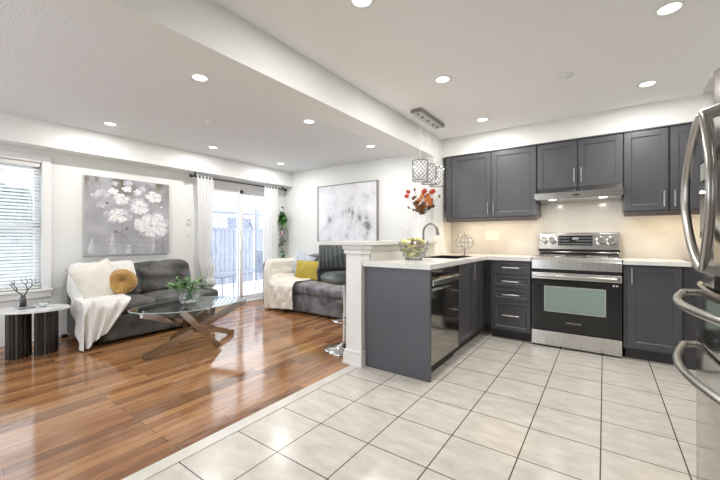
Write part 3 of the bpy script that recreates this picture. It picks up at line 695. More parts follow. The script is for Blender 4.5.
# vase with flowers on the bar top
vx, vy, vz = -1.79, 3.80, 1.0925
t = thing('flower_vase', 'tall white ceramic vase on the far end of the raised bar', 'vase', (vx, vy, vz))
MB().lathe((vx, vy, vz), [(0, 0), (.055, 0), (.06, .01), (.062, .15), (.058, .23), (.042, .275), (.034, .29), (.038, .31), (.033, .31), (.029, .29), (.029, .06), (0, .06)], 32).build('vase_body', 'ceramic_white', t, smooth=True)
top_raise = .03
t = thing('flower_bouquet', 'bouquet of red and orange artificial flowers in the white vase', 'flowers', (vx, vy, vz + .2))
rnd = random.Random(12); top = Vector((vx, vy, vz + .31)); st = MB(); heads = []
rt_ = Vector((.8137, .5812, 0)); fw_ = Vector((-.5812, .8137, 0))
for (dx, dz, kind, rr) in ((-.19, .19, 'r', .028), (-.17, .245, 'r', .028), (.03, .25, 'r', .038), (.11, .235, 'r', .038), (-.02, .17, 'o', .03), (.03, .06, 'o', .032), (.09, .10, 'o', .028), (-.06, .07, 'o', .03), (.055, .19, 'd', .026), (.13, .07, 'd', .024), (-.04, .13, 'o', .045), (-.02, .04, 'o', .05), (.05, .14, 'o', .042), (.085, .05, 'd', .035), (-.085, .10, 'd', .035), (.015, .20, 'o', .04), (-.11, .16, 'd', .03), (.12, .14, 'r', .035), (.0, .09, 'd', .035), (.07, .20, 'o', .035), (-.10, .27, 'b', .014), (.20, .19, 'b', .014), (-.16, .06, 'b', .014), (-.12, .02, 'b', .013), (-.07, .02, 'd', .03)):
    h = top + rt_ * dx + fw_ * rnd.uniform(-.09, .06) + Vector((0, 0, dz + top_raise)); st.tube(smoothpath([top - Vector((0, 0, .18)), top + Vector((0, 0, .02)) + rt_ * dx * .2, h], 5), .0025, 5); heads.append((h, kind, rr))
st.build('stems', 'dried_stem', t)
for h, kind, rr in heads:
    mb = MB()
    if kind == 'b': mb.ball(h, rr, 2, (1, 1, 1.3)); mb.build('bud', 'dried_stem', t, smooth=True); continue
    nr = (Vector((0, -.8, .4)) + Vector((rnd.uniform(-.5, .5), rnd.uniform(-.3, .3), rnd.uniform(-.2, .4)))).normalized(); u_ = nr.orthogonal().normalized(); v_ = nr.cross(u_)
    for ly, (cnt, ro, lift) in enumerate(((6, 1, .25), (5, .65, .6))):
        for k in range(cnt):
            a = 2 * PI * k / cnt + ly * .5; dd = u_ * math.cos(a) + v_ * math.sin(a); ss = u_ * -math.sin(a) + v_ * math.cos(a)
            pts = [h, h + (dd * .45 + ss * .42) * rr * ro + nr * rr * lift * .4, h + (dd * 1.0 + ss * .32) * rr * ro + nr * rr * lift, h + (dd * 1.08) * rr * ro + nr * rr * lift * .9, h + (dd * 1.0 - ss * .32) * rr * ro + nr * rr * lift, h + (dd * .45 - ss * .42) * rr * ro + nr * rr * lift * .4]
            mb.poly(pts)
    mb.ball(h + nr * rr * .25, rr * .22, 1)
    mb.build('flower_head', {'r': 'petal_red', 'o': 'petal_orange', 'd': 'dried_stem'}[kind], t, recalc=False, mods=[SOL(.002)])
mb = MB()
for k in range(40):
    a = rnd.uniform(-1, 1); dd = rt_ * a + fw_ * rnd.uniform(-.7, .4) + Vector((0, 0, rnd.uniform(.3, 1.1))); leaf(mb, top + dd * rnd.uniform(.02, .10), dd, rnd.uniform(.05, .10), .02)
mb.build('leaves', 'stem_green', t, recalc=False)
# wall plates
def plate(name, origin, u, nrm_, w_, h_, n, label, cat, kind='outlet'):
    o0 = Vector(origin); u = Vector(u); nn = Vector(nrm_); t = thing(name, label, cat, o0)
    def bx(mb, cu, cz, w2, h2, d0, d1):
        a = o0 + u * (cu - w2 / 2) + nn * d0 + Vector((0, 0, cz - h2 / 2)); b = o0 + u * (cu + w2 / 2) + nn * d1 + Vector((0, 0, cz + h2 / 2))
        mb.box(min(a.x, b.x), max(a.x, b.x), min(a.y, b.y), max(a.y, b.y), a.z, b.z, .0015, 1)
    mb = MB(); bx(mb, 0, 0, w_, h_, 0.0005, .006); mb.build('cover_plate', 'plastic_white', t)
    for k in range(n):
        c_ = (k - (n - 1) / 2) * .046
        mb = MB(); bx(mb, c_, 0, .03, .062, .006, .010); e_ = mb.build('rocker' if kind == 'switch' else 'socket', 'plastic_white', t)
        if kind != 'switch':
            mb = MB()
            for zz in (-.016, .016):
                for xx in (-.006, .006): bx(mb, c_ + xx, zz, .002, .008, .0098, .0104)
            mb.build('slots', 'black_matte', e_)
plate('wall_outlet', (-1.17, YK - .012, 1.155), (1, 0, 0), (0, -1, 0), .165, .12, 3, 'white triple outlet plate on the backsplash left of the stove', 'outlet')
plate('light_switch', (-2.39, YF, 1.24), (1, 0, 0), (0, -1, 0), .075, .12, 1, 'white light switch on the far wall between canvas and bar flowers', 'light switch', 'switch')
plate('light_switch', (XW, 2.66, 1.21), (0, 1, 0), (1, 0, 0), .075, .12, 1, 'white light switch left of the curtain, below the thermostat', 'light switch', 'switch')
t = thing('thermostat', 'small white wall thermostat above the switch beside the curtain', 'thermostat', (XW, 2.66, 1.33))
MB().box(XW + .0005, XW + .022, 2.635, 2.685, 1.33, 1.42, .005).build('case', 'plastic_white', t); MB().box(XW + .022, XW + .024, 2.645, 2.675, 1.375, 1.405).build('screen', 'plastic_grey', t)

# ---------------------------------------------------------------- flower painting on the patio wall
PY0_, PY1_, PZ0, PZ1 = 1.40, 2.365, .915, 1.868
m = mat('canvas_grey', (.3, .3, .34), .7); p = m.node_tree.nodes['Principled BSDF']
tc = nd(m, 'ShaderNodeTexCoord'); sx_ = nd(m, 'ShaderNodeSeparateXYZ'); lk(m, tc.outputs['Object'], sx_.inputs[0])
n = nd(m, 'ShaderNodeTexNoise'); n.inputs['Scale'].default_value = 5; n.inputs['Detail'].default_value = 6; lk(m, tc.outputs['Object'], n.inputs['Vector'])
base = ramp(m, n.outputs['Fac'], [(.3, (.30, .30, .325)), (.7, (.44, .44, .475))])
n2 = nd(m, 'ShaderNodeTexNoise'); n2.inputs['Scale'].default_value = 4.5; n2.inputs['Detail'].default_value = 5
mp = nd(m, 'ShaderNodeMapping'); mp.inputs['Location'].default_value = (3, 1.3, 0); mp.inputs['Scale'].default_value = (1, 1, .5); lk(m, tc.outputs['Object'], mp.inputs[0]); lk(m, mp.outputs[0], n2.inputs['Vector'])
gold = ramp(m, n2.outputs['Fac'], [(.40, (0, 0, 0)), (.54, (1, 1, 1))])
zr = nd(m, 'ShaderNodeMapRange'); zr.inputs[1].default_value = .62; zr.inputs[2].default_value = .92; lk(m, sx_.outputs['Z'], zr.inputs[0])
mul = nd(m, 'ShaderNodeMath', operation='MULTIPLY'); lk(m, gold, mul.inputs[0]); lk(m, zr.outputs[0], mul.inputs[1])
mg = nd(m, 'ShaderNodeMix', data_type='RGBA'); lk(m, mul.outputs[0], mg.inputs[0]); lk(m, base, mg.inputs[6]); mg.inputs[7].default_value = (.11, .085, .035, 1); lk(m, mg.outputs[2], p.inputs['Base Color'])
t = thing('flower_painting', 'square grey canvas of large white flowers hanging above the left sofa', 'painting', (XW, 1.88, PZ0))
MB().box(XW + .004, XW + .038, PY0_, PY1_, PZ0, PZ1, .002).build('canvas', m, t)
mb = MB()
for a, b, c_, d in ((PY0_ - .006, PY0_, PZ0 - .006, PZ1 + .006), (PY1_, PY1_ + .006, PZ0 - .006, PZ1 + .006), (PY0_, PY1_, PZ0 - .006, PZ0), (PY0_, PY1_, PZ1, PZ1 + .006)): mb.box(XW + .002, XW + .04, a, b, c_, d)
mb.build('frame', 'plastic_grey', t)
noisy('paint_white', (.62, .62, .63), (.86, .86, .86), 26, .6, bump=.5); noisy('paint_pale', (.42, .42, .47), (.62, .62, .66), 22, .6); noisy('paint_dark', (.10, .10, .12), (.2, .2, .22), 20, .6)
def pc(cx_, cy_, off=0):   # position on the canvas from fractions measured on it
    s_ = (cx_ - 18) / 410; top_ = lerp(22, 70, s_); bot_ = lerp(410, 402, s_); tt = (cy_ - top_) / (bot_ - top_)
    return Vector((XW + .0385 + off, lerp(PY0_, PY1_, s_), lerp(PZ1, PZ0, tt)))
rnd = random.Random(5)
def bloom(mb, cx_, cy_, rr, n, sq=.75, off=.001, rot=0):
    c0 = pc(cx_, cy_)
    for k in range(n):
        a = rot + 2 * PI * k / n + rnd.uniform(-.15, .15); L_ = rr * rnd.uniform(.8, 1.15) * .00235; wd = L_ * 2.4 / n ** .8 * 1.15
        d = Vector((0, math.cos(a), math.sin(a) * sq)); s_ = Vector((0, -math.sin(a), math.cos(a) * sq)); o_ = Vector((off + .0003 * k, 0, 0))
        pts = [c0 + o_, c0 + d * L_ * .4 + s_ * wd * .42 + o_, c0 + d * L_ * .8 + s_ * wd * .5 + o_, c0 + d * L_ * .98 + s_ * wd * .22 + o_, c0 + d * L_ * .9 + o_, c0 + d * L_ * 1.0 - s_ * wd * .25 + o_, c0 + d * L_ * .75 - s_ * wd * .5 + o_, c0 + d * L_ * .35 - s_ * wd * .4 + o_]
        for q_ in pts: q_.y = min(max(q_.y, PY0_ + .003), PY1_ - .003); q_.z = min(max(q_.z, PZ0 + .003), PZ1 - .003)
        mb.poly(pts)
mb = MB()
for a in ((95, 112, 32, 5), (60, 120, 22, 5), (90, 165, 25, 5), (210, 60, 24, 5), (150, 60, 20, 5), (285, 90, 24, 5), (258, 155, 34, 5)): bloom(mb, *a)
mb.build('faint_flowers', 'paint_pale', t, recalc=False)
mb = MB()
for cx_, y0, y1, wd in ((48, 350, 402, 16), (138, 345, 402, 15), (215, 362, 402, 15), (340, 325, 400, 9), (138, 305, 345, 7), (50, 325, 350, 7)):
    a, b_ = pc(cx_ - wd * .6, y0, .0008), pc(cx_ + wd * .6, y0, .0008); c_, d = pc(cx_ + wd, y1, .0008), pc(cx_ - wd, y1, .0008); mb.poly([a, b_, pc(cx_ + wd * .9, (y0 + y1) / 2, .0008), c_, d, pc(cx_ - wd, (y0 + y1) / 2, .0008)])
mb.build('painted_vases', 'paint_pale', t, recalc=False)
mb = MB()
for p0, p1, wd in (((183, 230), (188, 300), .0035), ((160, 295), (215, 340), .003), ((358, 310), (360, 400), .003), ((392, 300), (392, 400), .002), ((388, 130), (388, 250), .002), ((205, 275), (190, 240), .002), ((20, 320), (425, 322), .0012), ((20, 345), (425, 350), .0012), ((200, 372), (425, 380), .0012), ((330, 100), (332, 180), .002)):
    mb.bar(pc(*p0, .0004), pc(*p1, .0004), wd * 1.5, .001, (1, 0, 0))
for cx_, cy_ in ((155, 297), (207, 282), (115, 157)): mb.ball(pc(cx_, cy_, 0), .016, 2, (.12, 1, 1.1))
mb.build('painted_stems', 'paint_dark', t)
mb = MB()
for a in ((180, 138, 44, 6), (345, 130, 48, 6), (272, 178, 62, 6), (165, 215, 64, 6), (330, 268, 102, 8)): bloom(mb, *a, off=.0012, rot=rnd.random())
mb.build('petal_undertone', 'paint_pale', t, recalc=False)
mb = MB()
for a in ((180, 138, 38, 5), (260, 105, 26, 5), (345, 130, 42, 5), (140, 100, 26, 5), (205, 88, 26, 5), (272, 178, 54, 5), (165, 215, 56, 5), (385, 178, 9, 5), (330, 268, 92, 7)): bloom(mb, *a, off=.0022, rot=rnd.random())
mb.build('painted_flowers', 'paint_white', t, recalc=False)
mb = MB()
for cx_, cy_, rr in ((330, 268, .022), (272, 172, .012), (188, 136, .008), (345, 128, .008), (165, 210, .010)): mb.ball(pc(cx_, cy_, .004), rr, 2, (.12, 1, 1))
mb.build('painted_centres', 'paint_pale', t)

# ---------------------------------------------------------------- abstract canvas on far wall
AX0, AX1, AZ0, AZ1 = -4.135, -2.885, 1.062, 2.03
m = mat('canvas_abstract', (.8, .8, .85), .6); p = m.node_tree.nodes['Principled BSDF']
n = nd(m, 'ShaderNodeTexNoise'); n.inputs['Scale'].default_value = 2.9; n.inputs['Detail'].default_value = 10; n.inputs['Roughness'].default_value = .68; n.inputs['Distortion'].default_value = .25; lk(m, coords(m, (1.2, 1, .8), loc=(.4, 0, .2)), n.inputs['Vector'])
c_ = ramp(m, n.outputs['Fac'], [(.30, (.05, .08, .10)), (.37, (.26, .29, .31)), (.43, (.62, .62, .66)), (.55, (.76, .76, .82)), (.75, (.84, .84, .87))]); lk(m, c_, p.inputs['Base Color'])
t = thing('abstract_painting', 'large framed white and grey abstract canvas on the far wall', 'painting', (-3.51, YF, AZ0))
MB().box(AX0 + .012, AX1 - .012, YF - .045, YF - .004, AZ0 + .012, AZ1 - .012).build('canvas', m, t)
mb = MB()
for a, b, c_, d in ((AX0, AX0 + .01, AZ0, AZ1), (AX1 - .01, AX1, AZ0, AZ1), (AX0, AX1, AZ0, AZ0 + .01), (AX0, AX1, AZ1 - .01, AZ1)): mb.box(a, b, YF - .06, YF - .002, c_, d)
mb.build('frame', mat('frame_grey', (.30, .29, .27), .4, .3), t)

# ---------------------------------------------------------------- blinds
t = thing('window_blind', 'white horizontal slat blind in the window above the side table', 'window blind', (XW - .03, .34, WZ0))
MB().box(XW - .055, XW - .005, WY0 + .01, WY1 - .01, WZ1 - .05, WZ1 - .003, .003).build('head_rail', 'plastic_white', t)
mb = MB(); k = 0; zz = WZ1 - .075
while zz > WZ0 + .04:
    mb.loft([[Vector((XW - .054, y, zz + .013)), Vector((XW - .03, y, zz + .004)), Vector((XW - .006, y, zz - .010)), Vector((XW - .006, y, zz - .012)), Vector((XW - .03, y, zz + .002)), Vector((XW - .054, y, zz + .011))] for y in (WY0 + .012, WY1 - .012)]); zz -= .036
mb.build('slats', 'blind_white', t)
MB().box(XW - .05, XW - .012, WY0 + .012, WY1 - .012, WZ0 + .012, WZ0 + .03, .003).build('bottom_rail', 'plastic_white', t)
mb = MB()
for yy in (-.05, .25, .55, .85): mb.tube([(XW - .005, yy, WZ1 - .03), (XW - .005, yy, WZ0 + .02)], .0018, 5)
mb.tube([(XW + .002, .93, WZ1 - .04), (XW + .002, .93, 1.30)], .003, 6)
mb.build('cords', 'plastic_white', t)

# ---------------------------------------------------------------- curtains and rod
t = thing('curtain_rod', 'black curtain rod above the patio door', 'curtain rod', (-4.90, 3.5, 2.02))
MB().tube([(-4.90, 2.66, 2.03), (-4.90, 4.40, 2.03)], .010, 12).build('rod', 'rod_black', t, smooth='auto')
for yy, s_ in ((2.66, -1), (4.40, 1)): MB().lathe((-4.90, yy, 2.03), [(0, 0), (.012, 0), (.012, .01), (.024, .022), (.026, .04), (.018, .055), (0, .06)], 16, ax=(0, s_, 0)).build('finial', 'rod_black', t, smooth=True)
for yy in (2.685, 4.37): MB().box(-4.91, -4.89, yy - .008, yy + .008, 2.03, 2.089).build('bracket', 'rod_black', t)
def curtain(label, f, nu=90, nv=40):
    t = thing('curtain', label, 'curtain', (-4.9, 3.5, .02))
    MB().sheet(f, nu, nv).build('cloth', 'curtain_sheer', t, smooth=True, recalc=False, mods=[SOL(.003)])
    return t
def cur_left(u, v):
    z = lerp(2.065, .36, v); g = max(0, (v - .55) / .45)
    y0 = lerp(2.71, 2.83, g ** 1.2) + .02 * math.sin(v * 5); y1 = lerp(2.985, 2.93, min(1, v * 1.5)) + (.07 * math.sin(PI * min(1, max(0, (v - .72) / .26))) if v > .72 else 0)
    a = .018 * (1 - .3 * v) + .02 * math.sin(PI * max(0, (v - .78) / .22))
    return Vector((-4.90 + a * math.sin(u * 5 * 2 * PI + .6 * math.sin(v * 4)), lerp(y0, y1, u) , z + (.05 * math.sin(u * PI) if v > .97 else 0)))
c1 = curtain('white curtain gathered and knotted low at the left of the patio door', cur_left)
mb = MB(); mb.ball((-4.89, 2.91, .44), .075, 3, (.8, 1.0, 1.15))
for v in mb.bm.verts: v.co += (v.co - Vector((-4.89, 2.91, .44))) * (.25 * math.sin(math.atan2(v.co.y - 2.91, v.co.x + 4.89) * 7 + v.co.z * 20))
mb.build('knot', 'curtain_sheer', c1, smooth=True)
def cur_right(u, v):
    z = lerp(2.065, .03, v); return Vector((-4.90 + .018 * math.sin(u * 4.5 * 2 * PI + .5 * math.sin(v * 3)), lerp(3.95 - .03 * math.sin(v * 3), 4.25, u), z))
curtain('white curtain hanging straight at the right of the patio door', cur_right)

# ---------------------------------------------------------------- garland
t = thing('flower_garland', 'hanging garland of green leaves with pink blooms in the far room corner', 'garland', (-4.93, 4.41, .80))
gx, gy = -4.93, 4.41
pts = [(gx + .03 * math.sin(k * .7), gy - .01, lerp(1.68, .78, k / 20)) for k in range(21)]
MB().tube(pts, .006, 6).build('vine', 'stem_green', t)
lp = [(gx + .075 * math.cos(2 * PI * k / 20), gy, 1.50 + .09 * math.sin(2 * PI * k / 20)) for k in range(20)]
MB().tube(lp, .006, 6, closed=True).build('ring', 'stem_green', t)
mb = MB(); mb2 = MB(); rnd = random.Random(2)
for k in range(110):
    p_ = Vector(pts[rnd.randrange(21)]) if k % 2 else Vector(lp[rnd.randrange(20)])
    d = Vector((rnd.uniform(-1, 1), rnd.uniform(-1, -.1), rnd.uniform(-.8, .8))); leaf(mb if k % 4 else mb2, p_, d, rnd.uniform(.07, .11), .06, .4)
mb.build('leaves', 'leaf_green', t, recalc=False); mb2.build('pale_leaves', 'leaf_light', t, recalc=False)
for dx, zz in ((.03, 1.22), (.05, 1.14), (-.01, 1.17), (.02, 1.08), (.0, 1.0)):
    mb = MB(); h = Vector((gx + dx, gy - .04, zz))
    for k in range(6):
        a = 2 * PI * k / 6; d = Vector((math.cos(a), -.3, math.sin(a))); s_ = Vector((-math.sin(a), 0, math.cos(a)))
        mb.poly([h, h + d * .022 + s_ * .014, h + d * .042 + s_ * .01, h + d * .042 - s_ * .01, h + d * .022 - s_ * .014])
    mb.build('pink_bloom', 'petal_pink', t, recalc=False, mods=[SOL(.002)])

# ---------------------------------------------------------------- sofas
t = thing('sofa', 'dark grey velvet sofa under the flower painting', 'sofa', (-4.65, 1.9, 0))
sx0, sx1, sy0, sy1 = -5.02, -4.24, 1.23, 2.62
MB().soft(sx0 + .02, sx1 + .01, sy0 + .08, sy1 - .02, .03, .29, .02, .004, .002).build('base', 'velvet_grey', t, smooth=True)
MB().soft(sx0, sx0 + .17, sy0 + .02, sy1 - .08, .05, .70, .05, .01, .004).build('back_frame', 'velvet_grey', t, smooth=True)
ymid = 1.88
MB().soft(sx0 + .10, sx1, sy0 + .09, ymid, .285, .425, .05, .025, .005, seed=1).build('seat_cushion', 'velvet_grey', t, smooth=True)
MB().soft(sx0 + .10, sx1, ymid, sy1 - .04, .285, .425, .05, .025, .005, seed=2).build('seat_cushion', 'velvet_grey', t, smooth=True)
for a, b, sd in ((sy0 + .07, ymid, 3), (ymid + .003, sy1 - .09, 4)):
    mb = MB(); mb.soft(sx0 + .12, sx0 + .36, a, b, .42, .79, .055, .03, .016, n=20, seed=sd)
    for v in mb.bm.verts: v.co.x -= .14 * (v.co.z - .42) / .4; v.co.x += .008 * math.sin(v.co.z * 40 + v.co.y * 6)
    mb.build('back_cushion', 'velvet_grey', t, smooth=True)
mb = MB(); mb.soft(sx0, sx1 - .03, sy0, sy0 + .08, .03, .78, .03, .003, .003, n=16)
for v in mb.bm.verts:
    f_ = (v.co.x - sx0) / .75; top_ = lerp(.78, .44, min(1, max(0, (f_ - .2) / .55))); v.co.z = .03 + (v.co.z - .03) * (top_ - .03) / .75
mb.build('arm', 'velvet_grey', t, smooth=True)
MB().soft(sx1 - .42, sx1 + .02, sy1 - .05, sy1 + .03, .27, .43, .05, .01, .004).build('arm', 'velvet_grey', t, smooth=True)
for fx_, fy_ in ((-4.95, 1.2), (-4.3, 1.2), (-4.95, 2.54), (-4.3, 2.54)): MB().box(fx_ - .025, fx_ + .025, fy_ - .025, fy_ + .025, 0, .035).build('foot', 'black_matte', t)

t = thing('sofa', 'grey velvet sofa against the far wall, behind the bar stool', 'sofa', (-3.4, 4.0, 0))
MB().soft(-4.35, -2.25, 3.60, 4.50, .03, .29, .02, .004, .002).build('base', 'velvet_blue_grey', t, smooth=True)
for i, (a, b) in enumerate(((-4.295, -3.58), (-3.575, -2.90), (-2.895, -2.25))):
    MB().soft(a, b, 3.575, 4.35, .285, .44, .05, .025, .005, seed=i).build('seat_cushion', 'velvet_blue_grey', t, smooth=True)
    mb = MB(); mb.soft(a, b, 4.12, 4.36, .43, .82, .08, .03, .012, n=16, seed=i + 9)
    for v in mb.bm.verts: v.co.y += .13 * (v.co.z - .43) / .39
    mb.build('back_cushion', 'velvet_blue_grey', t, smooth=True)
MB().soft(-4.52, -2.25, 4.36, 4.52, .05, .74, .05, .01, .004).build('back_frame', 'velvet_blue_grey', t, smooth=True)
MB().soft(-4.54, -4.305, 3.60, 4.48, .03, .74, .05, .01, .004).build('arm', 'velvet_blue_grey', t, smooth=True)
for fx_, fy_ in ((-4.46, 3.68), (-4.46, 4.42), (-2.33, 3.68), (-2.33, 4.42)): MB().box(fx_ - .025, fx_ + .025, fy_ - .025, fy_ + .025, 0, .035).build('foot', 'black_matte', t)

def pillow(mb, w_, h_, t_, n=16, seed=0, pinch=.08):
    def pt(u, v, s_):
        a, b = 2 * u - 1, 2 * v - 1
        th = t_ / 2 * (max(0, (1 - a * a)) ** .5) * (max(0, (1 - b * b)) ** .5) * (1 + .12 * noise.noise(Vector((a * 2 + seed, b * 2, s_))))
        x = a * w_ / 2 * (1 - pinch * (1 - b * b)); z = b * h_ / 2 * (1 - pinch * (1 - a * a)); return Vector((x, s_ * th, z))
    for s_ in (1, -1): mb.sheet(lambda u, v: pt(u, v, s_), n, n)
    bmesh.ops.remove_doubles(mb.bm, verts=mb.bm.verts, dist=.0005); return mb
def place_pillow(name, label, cat, mt, w_, h_, t_, loc, rot, seed=0, **kw):
    mb = pillow(MB(), w_, h_, t_, seed=seed, **kw); bmesh.ops.rotate(mb.bm, verts=mb.bm.verts, cent=(0, 0, 0), matrix=(Matrix.Rotation(rot[2], 3, 'Z') @ Matrix.Rotation(rot[0], 3, 'X') @ Matrix.Rotation(rot[1], 3, 'Y')))
    bmesh.ops.translate(mb.bm, verts=mb.bm.verts, vec=loc); return tag(mb.build(name, mt, smooth=True), label, cat)
# white throw on left sofa
pa = [(-4.92, .82), (-4.80, .81), (-4.70, .64), (-4.62, .475), (-4.45, .463), (-4.27, .455), (-4.215, .41), (-4.20, .25), (-4.19, .12)]
def throw1(u, v):
    q_ = prof([(a, 0, b) for a, b in pa], v)
    y0 = 1.085 + .10 * max(0, (.55 - abs(v - .45))) * 0; y1 = lerp(1.83, 1.60, min(1, max(0, (v - .25) / .3))) - .25 * max(0, (v - .72) / .28)
    y0 = lerp(1.27, 1.17, min(1, v * 2)); y = lerp(y0, y1, u); f_ = .010 + .02 * max(0, (v - .4))
    fold = f_ * math.sin(u * 17 + v * 5) + .010 * math.sin(u * 31 - v * 9)
    x = q_.x + fold * (1 if v > .62 else .45) + .012; z = q_.z + abs(fold) * .5 + .01
    if v > .7: z -= (1 - u) ** 1.5 * .12 * (v - .7) / .3; x += .05 * (1 - u) * (v - .7) / .3
    return Vector((x, y, max(z, .012)))
t = thing('throw_blanket', 'white throw blanket over the left end of the dark grey sofa', 'blanket', (-4.6, 1.4, 0))
MB().sheet(throw1, 40, 56).build('cloth', 'throw_white', t, smooth=True, recalc=False, mods=[SOL(.008), SUB])
def throw1b(u, v):      # the side fall at the near end, draping over the arm
    x = lerp(-4.90, -4.17, u); ztop = lerp(.835, .475, min(1, max(0, (u - .12) / .5))); zb = lerp(.62, .012, min(1, u * 1.25))
    y = lerp(1.255, 1.21, min(1, v * 4)) - .04 * u * v + .012 * math.sin(u * 24 + v * 2) * min(1, v * 3)
    return Vector((x + .04 * v * u, y - .03 * u, lerp(ztop, zb, v)))
MB().sheet(throw1b, 40, 20).build('side_fall', 'throw_white', t, smooth=True, recalc=False, mods=[SOL(.008), SUB])
place_pillow('cushion', 'large cream square cushion leaning on the white throw', 'cushion', 'cushion_cream', .46, .46, .16, (-4.58, 1.40, .63), (R(-20), R(-14), R(104)), 1)
# round mustard cushion
cc = Vector((-4.55, 1.625, .615)); ax = Vector((.88, -.15, .36)).normalized(); q_ = Vector((0, 0, 1)).rotation_difference(ax)
t = thing('round_cushion', 'round mustard velvet cushion beside the cream cushion', 'cushion', cc - Vector((0, 0, .15)))
mb = MB(); n = 96; rings = []
for j, (r_, h_) in enumerate(((0.004, .022), (.02, .040), (.06, .062), (.10, .064), (.135, .045), (.150, .012), (.150, -.012), (.135, -.045), (.10, -.064), (.06, -.062), (.02, -.040), (.004, -.022))):
    rings.append([mb.bm.verts.new(cc + q_ @ Vector((r_ * math.cos(2 * PI * k / n), r_ * math.sin(2 * PI * k / n), h_ * (1 + .13 * math.cos(2 * PI * k / 4 * 1.0 * 1.0))))) for k in range(n)])
for A, B in zip(rings[:-1], rings[1:]):
    for k in range(n): mb.bm.faces.new((A[k], A[(k + 1) % n], B[(k + 1) % n], B[k]))
mb.bm.faces.new(rings[0][::-1]); mb.bm.faces.new(rings[-1])
mb.build('pleated_cover', 'mustard_velvet', t, smooth=True)
MB().ball(cc + ax * .026, .016, 2).build('button', 'mustard_velvet', t, smooth=True)
# right sofa soft goods
pb = [(-4.375, .765), (-4.32, .765), (-4.28, .72), (-4.255, .52), (-4.17, .468), (-3.99, .462), (-3.74, .458)]
def throw2(u, v):
    q_ = prof([(a, 0, b) for a, b in pb], u); hv = .52
    if v < hv: y = lerp(4.34, 3.575, v / hv); z = q_.z; x = q_.x
    else:
        k = (v - hv) / (1 - hv); y = 3.575 - .045 * min(1, k * 6); x = q_.x + .02 * k * math.sin(u * 8); z = lerp(q_.z, .025 + .05 * u * u, k)
    f_ = .012 * math.sin(u * 23 + v * 5) + .008 * math.sin(u * 47 - v * 6) + .008 * math.sin(v * 21 + u * 4)
    if v < hv: z += abs(f_) * .9 + .006; x += (abs(f_) if .25 < u < .55 else 0)
    else: y -= .012 + abs(f_) * 1.3 * min(1, (v - hv) * 8)
    return Vector((x, y, z))
t = thing('throw_blanket', 'cream throw blanket over the left end of the far sofa', 'blanket', (-4.2, 4.0, 0))
MB().sheet(throw2, 40, 60).build('cloth', 'throw_cream', t, smooth=True, recalc=False, mods=[SOL(.008), SUB])
place_pillow('cushion', 'bright yellow rectangular cushion on the far sofa', 'cushion', 'yellow_cloth', .54, .32, .13, (-3.87, 3.98, .60), (R(-14), 0, R(3)), 3, pinch=.04)
place_pillow('cushion', 'pale blue grey cushion behind the yellow one', 'cushion', 'pale_blue_cloth', .42, .42, .13, (-4.12, 4.10, .67), (R(-16), R(20), R(8)), 4)
place_pillow('cushion', 'charcoal cushion between the pale blue cushion and the bar stool', 'cushion', 'charcoal_cloth', .42, .40, .12, (-3.62, 4.11, .68), (R(-16), R(-12), R(-4)), 5)

# ---------------------------------------------------------------- coffee table
t = thing('coffee_table', 'oval glass coffee table on crossed chrome legs', 'coffee table', (-3.5, 1.9, 0))
ol = [Vector((-3.52, 1.9, 0)) + (q9 - Vector((-3.52, 1.9, 0))) * .955 for q9 in catmull([(-3.68, 1.34, 0), (-3.42, 1.36, 0), (-3.19, 1.60, 0), (-3.14, 1.90, 0), (-3.20, 2.24, 0), (-3.335, 2.46, 0), (-3.58, 2.40, 0), (-3.80, 2.25, 0), (-3.90, 2.0, 0), (-3.87, 1.65, 0)], 6)]
MB().prism([(p_.x, p_.y) for p_ in ol][::1], .425, .437).build('glass_top', 'table_glass', t, mods=[BEV(.003)])
MB().tube([(p_.x, p_.y, .431) for p_ in ol], .0045, 8, closed=True).build('polished_edge', mat('glass_edge', (.34, .44, .43), .08), t, smooth=True)
for f_, tp in (((-3.43, 1.40), (-3.29, 2.36)), ((-3.21, 2.01), (-3.30, 1.68)), ((-3.55, 2.40), (-3.47, 1.40)), ((-3.83, 1.84), (-3.19, 1.88))):
    a = Vector((*f_, .012)); b = Vector((*tp, .412)); MB().bar(a, b, .03, .058, (0, 0, 1), .003).build('leg', 'table_leg_metal', t)
for f_ in ((-3.43, 1.40), (-3.21, 2.01), (-3.55, 2.40), (-3.83, 1.84)): MB().lathe((*f_, 0), [(0, 0), (.016, 0), (.016, .01), (0, .012)], 14).build('foot_pad', 'clear_glass', t)
for tp in ((-3.29, 2.36), (-3.30, 1.68), (-3.47, 1.40), (-3.19, 1.88)): MB().lathe((*tp, .413), [(0, 0), (.026, 0), (.026, .012), (0, .012)], 16).build('glass_mount', 'chrome', t)
# vase and plant on it
vx, vy, vz = -3.50, 1.86, .4375
t = thing('glass_vase', 'round clear glass vase on the coffee table', 'vase', (vx, vy, vz))
MB().lathe((vx, vy, vz), [(0, 0), (.05, 0), (.085, .02), (.105, .06), (.10, .095), (.08, .12), (.085, .13), (.081, .13), (.076, .12), (.095, .095), (.10, .06), (.08, .025), (.045, .006), (0, .006)], 32).build('vase_body', 'clear_glass', t, smooth=True)
MB().lathe((vx, vy, vz), [(0, .008), (.045, .008), (.078, .026), (.096, .06), (.094, .08), (0, .08)], 28).build('water', 'clear_glass', t, smooth=True)
mb = MB(); rnd = random.Random(4)
for k in range(30):
    a = rnd.random() * 6.28; r_ = rnd.random() ** .5 * .065; mb.ball((vx + r_ * math.cos(a), vy + r_ * math.sin(a), vz + rnd.uniform(.018, .035)), .011, 1)
mb.build('pebbles', 'ceramic_white', t, smooth=True)
t = thing('leafy_stems', 'green leafy stems standing in the glass vase on the coffee table', 'plant', (vx, vy, vz + .04))
mb = MB(); lf = MB(); lf2 = MB(); rnd = random.Random(8)
